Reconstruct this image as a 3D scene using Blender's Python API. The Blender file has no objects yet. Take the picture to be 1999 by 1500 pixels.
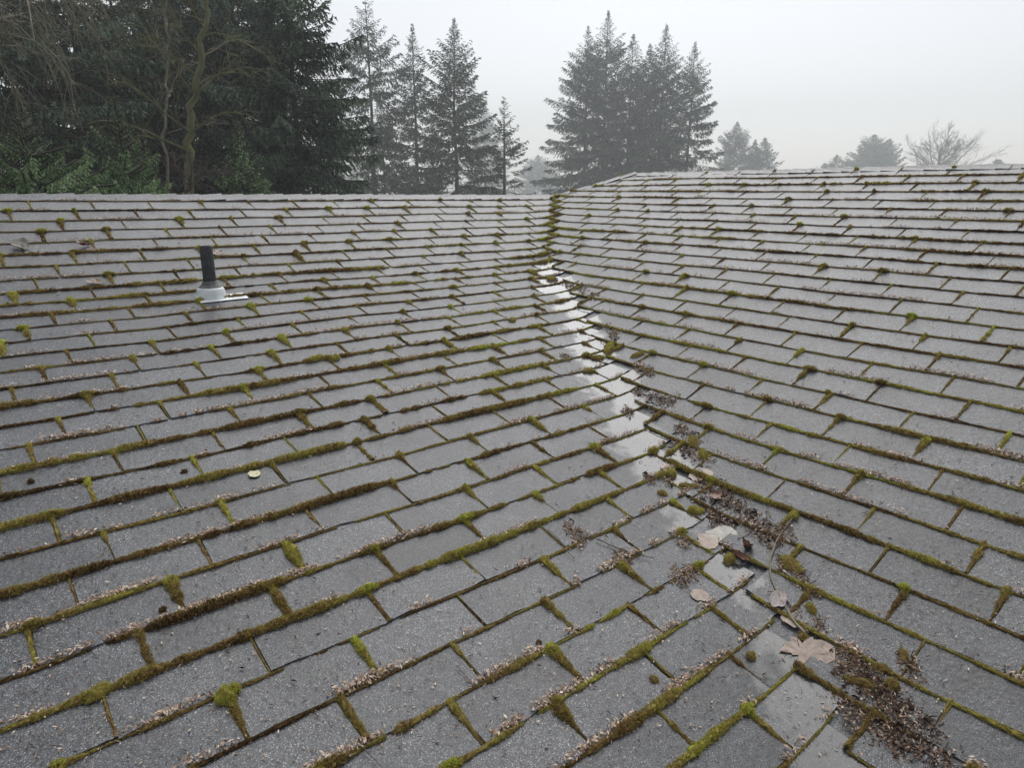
import bpy, math
import numpy as np
from mathutils import Matrix

# ------------------------------------------------------------------ camera, world, sun, exposure
SC = bpy.context.scene
COL = SC.collection
S = 1.126                      # metres per unit of the measured roof
ZC = 4.85                      # eye height above the ground
YAW, PIT, ROLL = 0.882407, 0.269716, 0.004158
hv = np.array([math.cos(YAW), math.sin(YAW), 0.0]); hr = np.array([math.sin(YAW), -math.cos(YAW), 0.0]); zu = np.array([0, 0, 1.0])
FWD = hv * math.cos(PIT) - zu * math.sin(PIT)
UP0 = hv * math.sin(PIT) + zu * math.cos(PIT)
RGT = hr * math.cos(ROLL) + UP0 * math.sin(ROLL)
UPV = -hr * math.sin(ROLL) + UP0 * math.cos(ROLL)
FPX, PW, PH = 1347.914, 1999.0, 1500.0
CAM = np.array([0.0, 0.0, ZC])
cam = bpy.data.cameras.new('camera'); cam.sensor_width = 36; cam.lens = 36 * FPX / PW
cam.clip_start = 0.05; cam.clip_end = 3000
co = bpy.data.objects.new('camera', cam); COL.objects.link(co)
co.matrix_world = Matrix(((RGT[0], UPV[0], -FWD[0], 0), (RGT[1], UPV[1], -FWD[1], 0), (RGT[2], UPV[2], -FWD[2], ZC), (0, 0, 0, 1)))
SC.camera = co

SUN_EL, SUN_AZ = 54.0, 40.0     # azimuth measured from +X towards +Y, the sun stands behind the overcast
w = bpy.data.worlds.new('World'); SC.world = w; w.use_nodes = True
nt = w.node_tree; nt.nodes.clear()
sky = nt.nodes.new('ShaderNodeTexSky'); sky.sky_type = 'NISHITA'; sky.sun_disc = False
sky.sun_elevation = math.radians(SUN_EL); sky.sun_rotation = math.radians(90 - SUN_AZ)
sky.air_density = 1.0; sky.dust_density = 2.0; sky.ozone_density = 1.0
hs = nt.nodes.new('ShaderNodeHueSaturation'); hs.inputs['Saturation'].default_value = 0.27
bg = nt.nodes.new('ShaderNodeBackground'); bg.inputs['Strength'].default_value = 0.088
wo = nt.nodes.new('ShaderNodeOutputWorld')
nt.links.new(sky.outputs[0], hs.inputs['Color']); nt.links.new(hs.outputs[0], bg.inputs[0]); nt.links.new(bg.outputs[0], wo.inputs[0])
sl = bpy.data.lights.new('sun', 'SUN'); sl.energy = 1.5; sl.angle = math.radians(62); sl.color = (1.0, 0.985, 0.965)
so = bpy.data.objects.new('sun', sl); COL.objects.link(so); so.location = (0, 0, 60)
ce = math.cos(math.radians(SUN_EL))
sd = np.array([ce * math.cos(math.radians(SUN_AZ)), ce * math.sin(math.radians(SUN_AZ)), math.sin(math.radians(SUN_EL))])
from mathutils import Vector
so.rotation_euler = Vector(sd).to_track_quat('Z', 'Y').to_euler()
vs = SC.view_settings; vs.view_transform = 'Standard'; vs.look = 'None'; vs.gamma = 1; vs.use_curve_mapping = False
vs.exposure = 0.72
SC.render.film_transparent = False
SC.cycles.volume_bounces = 1; SC.cycles.max_bounces = 6; SC.cycles.diffuse_bounces = 3; SC.cycles.transparent_max_bounces = 6

RNG = np.random.default_rng(11)

# ------------------------------------------------------------------ helpers
def vnoise(x, y, seed=0):
    """smooth 2-D value noise in -1..1 (arrays)"""
    x = np.asarray(x, float); y = np.asarray(y, float)
    xi = np.floor(x).astype(np.int64); yi = np.floor(y).astype(np.int64)
    fx = x - xi; fy = y - yi; fx = fx * fx * (3 - 2 * fx); fy = fy * fy * (3 - 2 * fy)
    def h(a, b):
        n = (a * 374761393 + b * 668265263 + seed * 974634777) & 0xFFFFFFFF
        n = ((n ^ (n >> 13)) * 1274126177) & 0xFFFFFFFF
        n = n ^ (n >> 16)
        return (n & 0xFFFF) / 32767.5 - 1
    return (h(xi, yi) * (1 - fx) + h(xi + 1, yi) * fx) * (1 - fy) + (h(xi, yi + 1) * (1 - fx) + h(xi + 1, yi + 1) * fx) * fy

def sstep(a, b, x):
    t = np.clip((x - a) / (b - a), 0, 1); return t * t * (3 - 2 * t)

def mesh_data(name, V, F, mat, attrs=None, smooth=False):
    V = np.ascontiguousarray(V, np.float32).reshape(-1, 3)
    me = bpy.data.meshes.new(name)
    fl = [np.asarray(f, np.int32).reshape(-1, f.shape[-1]) for f in (F if isinstance(F, list) else [np.asarray(F)]) if len(f)]
    nl = sum(f.size for f in fl); nf = sum(len(f) for f in fl)
    me.vertices.add(len(V)); me.vertices.foreach_set('co', V.ravel())
    me.loops.add(nl); me.loops.foreach_set('vertex_index', np.concatenate([f.ravel() for f in fl]))
    tot = np.concatenate([np.full(len(f), f.shape[1], np.int32) for f in fl])
    me.polygons.add(nf); me.polygons.foreach_set('loop_start', np.r_[0, np.cumsum(tot)[:-1]].astype(np.int32))
    me.polygons.foreach_set('use_smooth', np.full(nf, bool(smooth)))
    me.update(calc_edges=True)
    for k, a in (attrs or {}).items():
        at = me.attributes.new(k, 'FLOAT', 'POINT'); at.data.foreach_set('value', np.asarray(a, np.float32).ravel())
    if mat: me.materials.append(mat)
    me.validate()
    return me

def wloc(o):
    p = np.zeros(3)
    while o is not None:
        p = p + np.array(o.location); o = o.parent
    return p

def obj(name, V, F, mat, parent=None, attrs=None, smooth=False, at=None):
    """one mesh object from world-space vertices; at = world position of its origin"""
    V = np.asarray(V, float).reshape(-1, 3)
    base = wloc(parent)
    org = base if at is None else np.asarray(at, float)
    o = bpy.data.objects.new(name, mesh_data(name, V - org, F, mat, attrs, smooth))
    COL.objects.link(o); o.parent = parent; o.location = org - base
    return o

def empty(name, loc):
    o = bpy.data.objects.new(name, None); COL.objects.link(o); o.location = loc; o.empty_display_size = 0.3
    return o

def tag(o, label=None, cat=None, group=None, kind=None):
    if label: o['label'] = label
    if cat: o['category'] = cat
    if group: o['group'] = group
    if kind: o['kind'] = kind
    return o

def box(x0, x1, y0, y1, z0, z1):
    V = np.array([[x, y, z] for z in (z0, z1) for y in (y0, y1) for x in (x0, x1)], float)
    F = np.array([[0, 2, 3, 1], [4, 5, 7, 6], [0, 1, 5, 4], [2, 6, 7, 3], [0, 4, 6, 2], [1, 3, 7, 5]])
    return V, F

class MB:
    """collects arrays of vertices, faces and attributes"""
    def __init__(s): s.V = []; s.T = []; s.Q = []; s.A = {}; s.n = 0
    def add(s, V, F, **a):
        V = np.asarray(V, float).reshape(-1, 3); F = np.asarray(F, np.int64)
        (s.T if F.shape[-1] == 3 else s.Q).append(F.reshape(-1, F.shape[-1]) + s.n)
        s.V.append(V); s.n += len(V)
        for k, v in a.items(): s.A.setdefault(k, []).append(np.broadcast_to(np.asarray(v, float), (len(V),)))
    def build(s, name, mat, parent=None, smooth=False, at=None):
        F = [np.concatenate(f) for f in (s.T, s.Q) if f]
        return obj(name, np.concatenate(s.V), F, mat, parent, {k: np.concatenate(v) for k, v in s.A.items()}, smooth, at)

def ray(u, v):
    d = FWD + (u - PW / 2) / FPX * RGT + (PH / 2 - v) / FPX * UPV
    return d / np.linalg.norm(d)

def project(P):
    Q = np.asarray(P, float) - CAM
    f = Q @ FWD; f = np.where(f < 1e-3, 1e-3, f)
    return PW / 2 + FPX * (Q @ RGT) / f, PH / 2 - FPX * (Q @ UPV) / f

# ------------------------------------------------------------------ the shape of the roof
s1, s2, sR = 0.24466, 0.3965, 0.3985
E0 = 0.127 * S; TABW = 0.2915 * S
YK, ZK = 3.64879 * S, -0.43255 * S + ZC
XR, ZR = 4.79148 * S, 0.15718 * S + ZC
C1, C2, CR = E0 / math.hypot(1, s1), E0 / math.hypot(1, s2), E0 / math.hypot(1, sR)
YRIDGE = YK + 8.75 * C2; ZRIDGE = ZK + 8.75 * C2 * s2
XRIDGE = XR + 0.22 * CR; ZAPEX = ZR + 0.22 * CR * sR
def smax(a, b, k): return (a + b) / 2 + np.sqrt((a - b) ** 2 + k * k) / 2
def zl(y): return smax(ZK + s1 * (y - YK), ZK + s2 * (y - YK), 0.012)
def zr(x): return ZR + sR * (x - XR)
def base(x, y):
    k = 0.035
    z = smax(zl(y), zr(x), k)
    return z + 0.0045 * vnoise(x * 1.3, y * 1.3, 3) + 0.0022 * vnoise(x * 4.1, y * 4.1, 5)
def zback(y): return ZRIDGE - s2 * (y - YRIDGE)
HIPY0 = YRIDGE + (ZRIDGE - ZAPEX) / s2           # where the back slope reaches the height of the main ridge
def valley_x(y): return XR + (zl(y) - ZR) / sR
def valley_y(x):
    z = zr(x); return np.where(z < ZK, YK + (z - ZK) / s1, YK + (z - ZK) / s2)
def vdist(x, y): return (zl(y) - zr(x)) / sR       # > 0 on the left slope, about metres from the valley
XMIN, YMIN = -2.6, -2.4
XFAR, YFAR = XRIDGE + 4.2, YRIDGE + 4.6

def hit(u, v):
    d = ray(u, v); a, b = 0.6, None
    for t in np.arange(0.6, 9, 0.02):
        P = CAM + d * t
        if P[2] < base(P[0], P[1]): b = t; break
        a = t
    for _ in range(25):
        m = (a + b) / 2; P = CAM + d * m
        if P[2] < base(P[0], P[1]): b = m
        else: a = m
    P = CAM + d * b
    return P
def surf_n(x, y):
    e = 0.01
    n = np.stack([-(base(x + e, y) - base(x - e, y)) / (2 * e), -(base(x, y + e) - base(x, y - e)) / (2 * e), np.ones_like(np.asarray(x, float))], -1)
    return n / np.linalg.norm(n, axis=-1, keepdims=True)

# ------------------------------------------------------------------ materials
def M(name):
    m = bpy.data.materials.new(name); m.use_nodes = True; n = m.node_tree.nodes; n.clear()
    out = n.new('ShaderNodeOutputMaterial'); b = n.new('ShaderNodeBsdfPrincipled')
    m.node_tree.links.new(b.outputs[0], out.inputs[0]); return m, m.node_tree, b
def N(t, typ, **kw):
    n = t.nodes.new(typ)
    for k, v in kw.items():
        if k in n.inputs.keys(): n.inputs[k].default_value = v
        else: setattr(n, k, v)
    return n
def ramp(t, stops, fac):
    r = t.nodes.new('ShaderNodeValToRGB'); e = r.color_ramp.elements
    while len(e) < len(stops): e.new(0.5)
    for i, (p, c) in enumerate(stops): e[i].position = p; e[i].color = (*c, 1) if len(c) == 3 else c
    t.links.new(fac, r.inputs[0]); return r
def math_(t, op, a, b=None, c=None, clamp=False):
    n = t.nodes.new('ShaderNodeMath'); n.operation = op; n.use_clamp = clamp
    for i, v in enumerate((a, b, c)):
        if v is None: continue
        if hasattr(v, 'links'): t.links.new(v, n.inputs[i])
        else: n.inputs[i].default_value = v
    return n.outputs[0]
def mixc(t, fac, a, b, mode='MIX'):
    n = t.nodes.new('ShaderNodeMix'); n.data_type = 'RGBA'; n.blend_type = mode
    for i, v in ((0, fac), (6, a), (7, b)):
        if hasattr(v, 'links'): t.links.new(v, n.inputs[i])
        else: n.inputs[i].default_value = v if i == 0 else (*v, 1)
    return n.outputs[2]
def attr(t, name):
    a = t.nodes.new('ShaderNodeAttribute'); a.attribute_name = name; return a.outputs['Fac']

def shingle_material():
    m, t, b = M('mineral_shingle')
    g = N(t, 'ShaderNodeNewGeometry'); pos = g.outputs['Position']
    def noise(sc, det=2.0, rough=0.5):
        n = N(t, 'ShaderNodeTexNoise', Scale=sc, Detail=det, Roughness=rough); t.links.new(pos, n.inputs['Vector']); return n.outputs[0]
    vor = N(t, 'ShaderNodeTexVoronoi', Scale=560.0); t.links.new(pos, vor.inputs['Vector'])
    sep = N(t, 'ShaderNodeSeparateColor'); t.links.new(vor.outputs['Color'], sep.inputs[0])
    gran = ramp(t, [(0.0, (0.011, 0.012, 0.0145)), (0.45, (0.040, 0.043, 0.051)), (0.8, (0.080, 0.085, 0.097)), (0.95, (0.20, 0.21, 0.227)), (1.0, (0.46, 0.46, 0.47))], sep.outputs[0])
    big = noise(6.0, 4.0)
    mid = noise(38.0, 3.0)
    tint = attr(t, 'tint')
    f = math_(t, 'MULTIPLY_ADD', math_(t, 'SUBTRACT', big, 0.5), 1.25, math_(t, 'MULTIPLY_ADD', mid, 0.55, 0.22))
    f = math_(t, 'ADD', f, math_(t, 'MULTIPLY', tint, 0.25))
    shade = ramp(t, [(0.0, (0.5, 0.5, 0.5)), (0.3, (0.72, 0.72, 0.73)), (0.75, (1.15, 1.14, 1.12)), (1.0, (1.3, 1.28, 1.24))], f)
    col = mixc(t, 1.0, gran.outputs[0], shade.outputs[0], 'MULTIPLY')
    # thin algae film, a shape of its own
    al = ramp(t, [(0.52, (0, 0, 0)), (0.72, (1, 1, 1))], noise(9.0, 5.0, 0.65))
    col = mixc(t, math_(t, 'MULTIPLY', al.outputs[0], 0.16), col, (0.085, 0.09, 0.05))
    st = ramp(t, [(0.50, (0, 0, 0)), (0.68, (1, 1, 1))], noise(3.1, 6.0, 0.62))
    col = mixc(t, math_(t, 'MULTIPLY', st.outputs[0], 0.35), col, (0.022, 0.022, 0.024))
    wet = attr(t, 'wet')
    wn = math_(t, 'ADD', wet, math_(t, 'MULTIPLY', math_(t, 'SUBTRACT', noise(14.0, 3.0), 0.5), 0.9))
    wm = ramp(t, [(0.40, (0, 0, 0)), (0.62, (1, 1, 1))], wn).outputs[0]
    col = mixc(t, math_(t, 'MULTIPLY', wm, 0.55), col, (0.05, 0.048, 0.047))
    t.links.new(col, b.inputs['Base Color'])
    r = math_(t, 'MULTIPLY_ADD', wm, -0.23, 0.355)
    t.links.new(r, b.inputs['Roughness'])
    b.inputs['Specular IOR Level'].default_value = 0.5
    t.links.new(math_(t, 'MULTIPLY', wm, 0.26), b.inputs['Coat Weight']); b.inputs['Coat Roughness'].default_value = 0.11; b.inputs['Coat IOR'].default_value = 1.36
    bump = N(t, 'ShaderNodeBump'); bump.inputs['Distance'].default_value = 0.0016
    t.links.new(math_(t, 'MULTIPLY_ADD', wm, -0.44, 0.56), bump.inputs['Strength'])
    hgt = math_(t, 'ADD', math_(t, 'MULTIPLY', sep.outputs[1], 0.7), math_(t, 'MULTIPLY', noise(55.0, 3.0), 2.2))
    t.links.new(hgt, bump.inputs['Height']); t.links.new(bump.outputs[0], b.inputs['Normal'])
    return m
def noisy(name, c0, c1, scale, rough=0.8, bump=0.0, bd=0.01):
    m, t, b = M(name); g = N(t, 'ShaderNodeNewGeometry')
    n = N(t, 'ShaderNodeTexNoise', Scale=scale, Detail=5.0, Roughness=0.6); t.links.new(g.outputs['Position'], n.inputs['Vector'])
    r = ramp(t, [(0.3, c0), (0.7, c1)], n.outputs[0]); t.links.new(r.outputs[0], b.inputs['Base Color'])
    b.inputs['Roughness'].default_value = rough
    if bump:
        bp = N(t, 'ShaderNodeBump', Strength=bump, Distance=bd); t.links.new(n.outputs[0], bp.inputs['Height']); t.links.new(bp.outputs[0], b.inputs['Normal'])
    return m
def by_attr(name, stops, aname='tone', rough=0.85, trans=0.0, jitter=0.25, spec=0.25):
    m, t, b = M(name); g = N(t, 'ShaderNodeNewGeometry')
    f = math_(t, 'ADD', attr(t, aname), math_(t, 'MULTIPLY', math_(t, 'SUBTRACT', g.outputs['Random Per Island'], 0.5), jitter))
    r = ramp(t, stops, f); t.links.new(r.outputs[0], b.inputs['Base Color'])
    b.inputs['Roughness'].default_value = rough; b.inputs['Specular IOR Level'].default_value = spec
    if trans:
        out = [n for n in t.nodes if n.type == 'OUTPUT_MATERIAL'][0]
        tr = N(t, 'ShaderNodeBsdfTranslucent'); t.links.new(r.outputs[0], tr.inputs[0])
        mx = N(t, 'ShaderNodeMixShader'); mx.inputs[0].default_value = trans
        t.links.new(b.outputs[0], mx.inputs[1]); t.links.new(tr.outputs[0], mx.inputs[2]); t.links.new(mx.outputs[0], out.inputs[0])
    return m
MAT = {}
MAT['shingle'] = shingle_material()
MAT['moss'] = by_attr('moss', [(0.0, (0.07, 0.042, 0.02)), (0.22, (0.21, 0.13, 0.055)), (0.45, (0.33, 0.255, 0.085)), (0.7, (0.38, 0.355, 0.075)), (1.0, (0.50, 0.56, 0.09))], trans=0.38, jitter=0.32, spec=0.1)
MAT['litter'] = by_attr('leaf_litter', [(0.0, (0.022, 0.016, 0.012)), (0.25, (0.075, 0.05, 0.038)), (0.5, (0.24, 0.15, 0.10)), (0.75, (0.45, 0.31, 0.225)), (1.0, (0.62, 0.52, 0.41))], rough=0.6, jitter=0.7, spec=0.35)
MAT['needle_green'] = by_attr('conifer_needles', [(0.0, (0.016, 0.024, 0.018)), (0.4, (0.066, 0.096, 0.066)), (1.0, (0.19, 0.25, 0.175))], trans=0.12, jitter=0.6, spec=0.15)
MAT['needle_bright'] = by_attr('hemlock_needles', [(0.0, (0.03, 0.05, 0.026)), (0.35, (0.12, 0.185, 0.085)), (1.0, (0.31, 0.42, 0.22))], trans=0.15, jitter=0.6, spec=0.15)
MAT['bark'] = noisy('conifer_bark', (0.03, 0.024, 0.02), (0.075, 0.062, 0.052), 5.0, 0.9)
MAT['mossy_bark'] = noisy('mossy_bark', (0.085, 0.075, 0.05), (0.20, 0.20, 0.085), 2.6, 0.9)
MAT['twig_bark'] = noisy('twig_bark', (0.12, 0.105, 0.08), (0.26, 0.235, 0.165), 6.0, 0.85)
MAT['brown_twig'] = noisy('brown_twig', (0.05, 0.036, 0.03), (0.10, 0.075, 0.06), 8.0, 0.85)
MAT['ground'] = noisy('wet_grass_ground', (0.03, 0.045, 0.02), (0.07, 0.075, 0.035), 0.6, 0.9)
MAT['wall'] = noisy('painted_siding', (0.34, 0.33, 0.30), (0.42, 0.41, 0.38), 3.0, 0.7)
MAT['trim'] = noisy('white_trim', (0.6, 0.6, 0.58), (0.72, 0.72, 0.7), 3.0, 0.5)

# ------------------------------------------------------------------ ground
V, F = box(-900, 900, -900, 900, -0.5, 0.0)
tag(obj('ground', V, F, MAT['ground']), 'damp grassy ground around the house and trees', kind='structure')

# ------------------------------------------------------------------ the house
house = empty('house', (1.5, 1.0, 0))
tag(house, 'house with grey three-tab shingle roof, mossy joints and a woven valley', 'house')
def roofz(x, y): return np.minimum(np.minimum(base(x, y), zback(y)), ZAPEX - sR * (x - XRIDGE))
gx = np.linspace(XMIN, XFAR, 190); gy = np.linspace(YMIN, YFAR, 190)
GX, GY = np.meshgrid(gx, gy, indexing='ij'); GZ = roofz(GX, GY) - 0.0015
cxm = (GX[:-1, :-1] + GX[1:, 1:]) / 2; cym = (GY[:-1, :-1] + GY[1:, 1:]) / 2
cls = np.where(zback(cym) < np.minimum(base(cxm, cym), ZAPEX - sR * (cxm - XRIDGE)), 2, np.where(cxm > XRIDGE, 3, np.where(vdist(cxm, cym) > 0, 0, 1)))
idx = np.arange(GX.size).reshape(GX.shape)
quads = np.stack([idx[:-1, :-1], idx[1:, :-1], idx[1:, 1:], idx[:-1, 1:]], -1)
P3 = np.stack([GX, GY, GZ], -1).reshape(-1, 3)
slopes = []
for k, lab in enumerate(['shallow then steep shingled slope carrying the vent pipe', 'steeper shingled slope rising to the higher ridge', 'slope behind the low ridge', 'slope behind the high ridge']):
    q = quads[cls == k].reshape(-1, 4); us, inv = np.unique(q, return_inverse=True); inv = inv.reshape(-1, 4)
    Vt = P3[us]; Vb = Vt - [0, 0, 0.12]; n = len(Vt)
    e = np.concatenate([inv[:, [i, (i + 1) % 4]] for i in range(4)]); key = np.sort(e, 1)
    uq, cnt_inv, cnt = np.unique(key, axis=0, return_inverse=True, return_counts=True)
    be = e[cnt[cnt_inv.ravel()] == 1]
    sides = np.stack([be[:, 1], be[:, 0], be[:, 0] + n, be[:, 1] + n], -1)
    o = obj('roof_slope', np.r_[Vt, Vb], [np.r_[inv, inv[:, ::-1] + n, sides]], MAT['shingle'], house, {'tint': np.full(2 * n, 0.1), 'wet': np.zeros(2 * n)})
    o['label'] = lab; slopes.append(o)
# walls and fascia under the eaves
wz = lambda x, y: float(roofz(np.array(x), np.array(y)))
wx0, wx1, wy0, wy1 = XMIN + 0.5, XFAR - 0.5, YMIN + 0.5, YFAR - 0.5
for (a0, a1, b0, b1) in ((wx0, wx1, wy0, wy0 + 0.15), (wx0, wx1, wy1 - 0.15, wy1), (wx0, wx0 + 0.15, wy0 + 0.15, wy1 - 0.15), (wx1 - 0.15, wx1, wy0 + 0.15, wy1 - 0.15)):
    nseg = 24; mb = MB(); along_x = (a1 - a0) > (b1 - b0); Vv = []
    for i in range(nseg + 1):
        t_ = i / nseg
        for sgn in (0, 1):
            x = a0 + (a1 - a0) * (t_ if along_x else sgn); y = b0 + (b1 - b0) * (sgn if along_x else t_)
            Vv += [[x, y, 0.001], [x, y, wz(x, y) - 0.13]]
    Vv = np.array(Vv); Fq = []
    for i in range(nseg):
        a = i * 4; b_ = a + 4
        Fq += [[a, b_, b_ + 1, a + 1], [a + 2, a + 3, b_ + 3, b_ + 2], [a + 1, b_ + 1, b_ + 3, a + 3]]
    Fq += [[0, 1, 3, 2], [nseg * 4, nseg * 4 + 2, nseg * 4 + 3, nseg * 4 + 1]]
    obj('wall', Vv, np.array(Fq), MAT['wall'], house)

# shingle tabs -------------------------------------------------------------
NA, NB = 6, 3
TABQ = []
for i in range(NA):
    for j in range(NB):
        a = i * (NB + 1) + j; TABQ.append([a, a + NB + 1, a + NB + 2, a + 1])
nT = (NA + 1) * (NB + 1)
rim = [j for j in range(NB, -1, -1)] + [i * (NB + 1) for i in range(1, NA + 1)] + [NA * (NB + 1) + j for j in range(1, NB + 1)]
for k in range(len(rim) - 1): TABQ.append([rim[k], nT + k, nT + k + 1, rim[k + 1]])
TABQ = np.array(TABQ)
def tab_arrays(P, lift, rng, down):
    """P (NA+1,NB+1,2) plan positions; lift (NA+1,NB+1) height over the deck"""
    x, y = P[..., 0], P[..., 1]
    z = base(x, y) + lift
    top = np.stack([x, y, z], -1).reshape(-1, 3)
    r = top[rim].copy(); r[:, 2] = base(r[:, 0], r[:, 1]) - 0.0005 + down
    return np.r_[top, r]
tabs = []      # (slope index, verts, tint, wet)
lines = {'L': [], 'R': []}; joints = []
def lift_profile(rng, extra):
    b = np.linspace(0, 1, NB + 1)[None, :]; a = np.linspace(0, 1, NA + 1)[:, None]
    l = 0.0025 + 0.0052 * (1 - b) + extra
    ca, cb = rng.random(2)
    l = l + (1 - b) ** 3 * (0.004 * ca ** 3 * np.clip(1 - a * 4, 0, 1) + 0.004 * cb ** 3 * np.clip(a * 4 - 3, 0, 1) + 0.0012 * rng.random())
    return np.broadcast_to(l, (NA + 1, NB + 1)).copy()
def wetness(x, y):
    d = vdist(x, y)
    wv = np.where(d > 0, np.exp(-(d / 0.19) ** 2), np.exp(-(d / 0.09) ** 2))
    return wv * (0.62 + 0.5 * sstep(1.2, 2.2, y)) * sstep(YK + 0.06, YK - 0.25, y + 0.0 * x)
def yline(n):  return YK - n * (C1 if n >= 0 else C2)
def wavy(s, row, sd): return 0.0045 * vnoise(s * 1.7, row * 3.7, sd) + 0.002 * vnoise(s * 6, row * 5.1, sd + 1)
rowlift = {}
NLROW = range(-8, 37)
for n in NLROW:                                 # the slope that rises in +Y
    rng = np.random.default_rng(500 + n)
    yb = yline(n); yt = min(yline(n - 1) + 0.03, YRIDGE - 0.005)
    ph = (0.44 + 0.335 * (-n - 7)) if n <= 0 else ((0.74 - 0.335 * (n - 13)) if n <= 14 else (0.06 - 0.335 * (n - 17)))
    ph = ph % 1.0
    xv_b = float(valley_x(np.array(yb)))
    xend = xv_b + 0.05 + 0.05 * rng.random()
    k = math.floor((XMIN + 0.05) / TABW - ph)
    while True:
        x0 = (k + ph) * TABW + rng.normal(0, 0.003); x1 = (k + 1 + ph) * TABW + rng.normal(0, 0.003); k += 1
        if x0 > xend - 0.04: break
        x0 = max(x0, XMIN); g = 0.0035 + 0.0025 * rng.random(); last = x1 > xend
        x1 = min(x1, xend)
        if x1 - x0 < 0.03: continue
        a = np.linspace(0, 1, NA + 1)[:, None]; b = np.linspace(0, 1, NB + 1)[None, :]
        sk = rng.normal(0, 0.004)
        X = (x0 + g) + a * (x1 - x0 - 2 * g) + sk * b * 0.5
        Yb = yb + wavy(X, n, 21) + 0.0020 * rng.normal(size=(NA + 1, NB + 1)) * (b == 0)
        Y = Yb + b * (yt - yb)
        Y = np.minimum(Y, YRIDGE - 0.003); X = X + 0 * Y
        vd = vdist(X, Y)
        lf = lift_profile(rng, 0)
        V = tab_arrays(np.stack([X, Y], -1), lf, rng, 0)
        wt = wetness(V[:, 0], V[:, 1])
        tabs.append((0, V, rng.normal(0, 0.5), np.clip(wt + 0.25 * rng.normal() * (wt > 0.05), 0, 1.2)))
        if x0 > XMIN + 0.01: joints.append(('L', n, x0, yb, yline(n - 1), last))
    lines['L'].append((n, yb, xv_b))
NRROW = range(1, 42)
HIPSUM = XRIDGE + HIPY0
for p in NRROW:                                 # the slope that rises in +X
    rng = np.random.default_rng(900 + p)
    xb = XR - p * CR; xt = min(XR - (p - 1) * CR + 0.03, XRIDGE - 0.004)
    ph = (0.03 - 0.34 * (p - 23) + (0.2 if p <= 19 else 0)) % 1.0
    yv = float(valley_y(np.array(xb)))
    hip = xb > HIPSUM - YRIDGE - 0.02
    yend = (HIPSUM - xb) if hip else yv - 0.005 + 0.065 * rng.random()
    k = math.floor((YMIN + 0.05) / TABW - ph)
    while True:
        y0 = (k + ph) * TABW + rng.normal(0, 0.003); y1 = (k + 1 + ph) * TABW + rng.normal(0, 0.003); k += 1
        if y0 > yend - 0.035: break
        y0 = max(y0, YMIN); g = 0.0025 + 0.002 * rng.random(); y1 = min(y1, yend)
        if y1 - y0 < 0.03: continue
        a = np.linspace(0, 1, NA + 1)[:, None]; b = np.linspace(0, 1, NB + 1)[None, :]
        Y = (y0 + g) + a * (y1 - y0 - 2 * g) + 0 * b
        X = xb + wavy(Y, p + 60, 31) + 0.0020 * rng.normal(size=(NA + 1, NB + 1)) * (b == 0) + b * (xt - xb)
        if hip: Y = np.minimum(Y, HIPSUM - X - 0.004)
        X = np.minimum(X, XRIDGE - 0.003)
        extra = 0.006 * (1 - sstep(0.02, 0.22, -vdist(X, Y)))
        if hip: extra = extra * 0
        lf = lift_profile(rng, 0) + extra
        V = tab_arrays(np.stack([X, Y], -1), lf, rng, 0)
        wt = wetness(V[:, 0], V[:, 1]) * (0.55 if p % 3 else 1.0)
        tabs.append((1, V, rng.normal(0, 0.5), np.clip(wt, 0, 1.2)))
        if y0 > YMIN + 0.01: joints.append(('R', p, y0, xb, XR - (p - 1) * CR, False))
    lines['R'].append((p, xb, yv, yend))
# the 300 that show largest are objects of their own, the rest is one part per slope
def seen_area(V):
    u, v = project(V[:nT].reshape(-1, 3)); d = (V[:nT] - CAM) @ FWD
    if d.min() < 0.3: return 0
    u = np.clip(u, 0, PW); v = np.clip(v, 0, PH)
    return (u.max() - u.min()) * (v.max() - v.min()) if (u.max() > u.min() and v.max() > v.min()) else 0
areas = np.array([seen_area(t[1]) for t in tabs]); order = np.argsort(-areas)
single = set(order[:300].tolist())
rest = {0: MB(), 1: MB()}
for i, (sidx, V, tint, wet) in enumerate(tabs):
    if i in single:
        obj('shingle', V, TABQ, MAT['shingle'], slopes[sidx], {'tint': np.full(len(V), tint), 'wet': wet}, at=V[:nT].mean(0))
    else: rest[sidx].add(V, TABQ, tint=tint, wet=wet)
for k in (0, 1):
    o = rest[k].build('shingle', MAT['shingle'], slopes[k]); o['kind'] = 'stuff'; o['label'] = 'remaining smaller-looking shingles of this slope'

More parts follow.
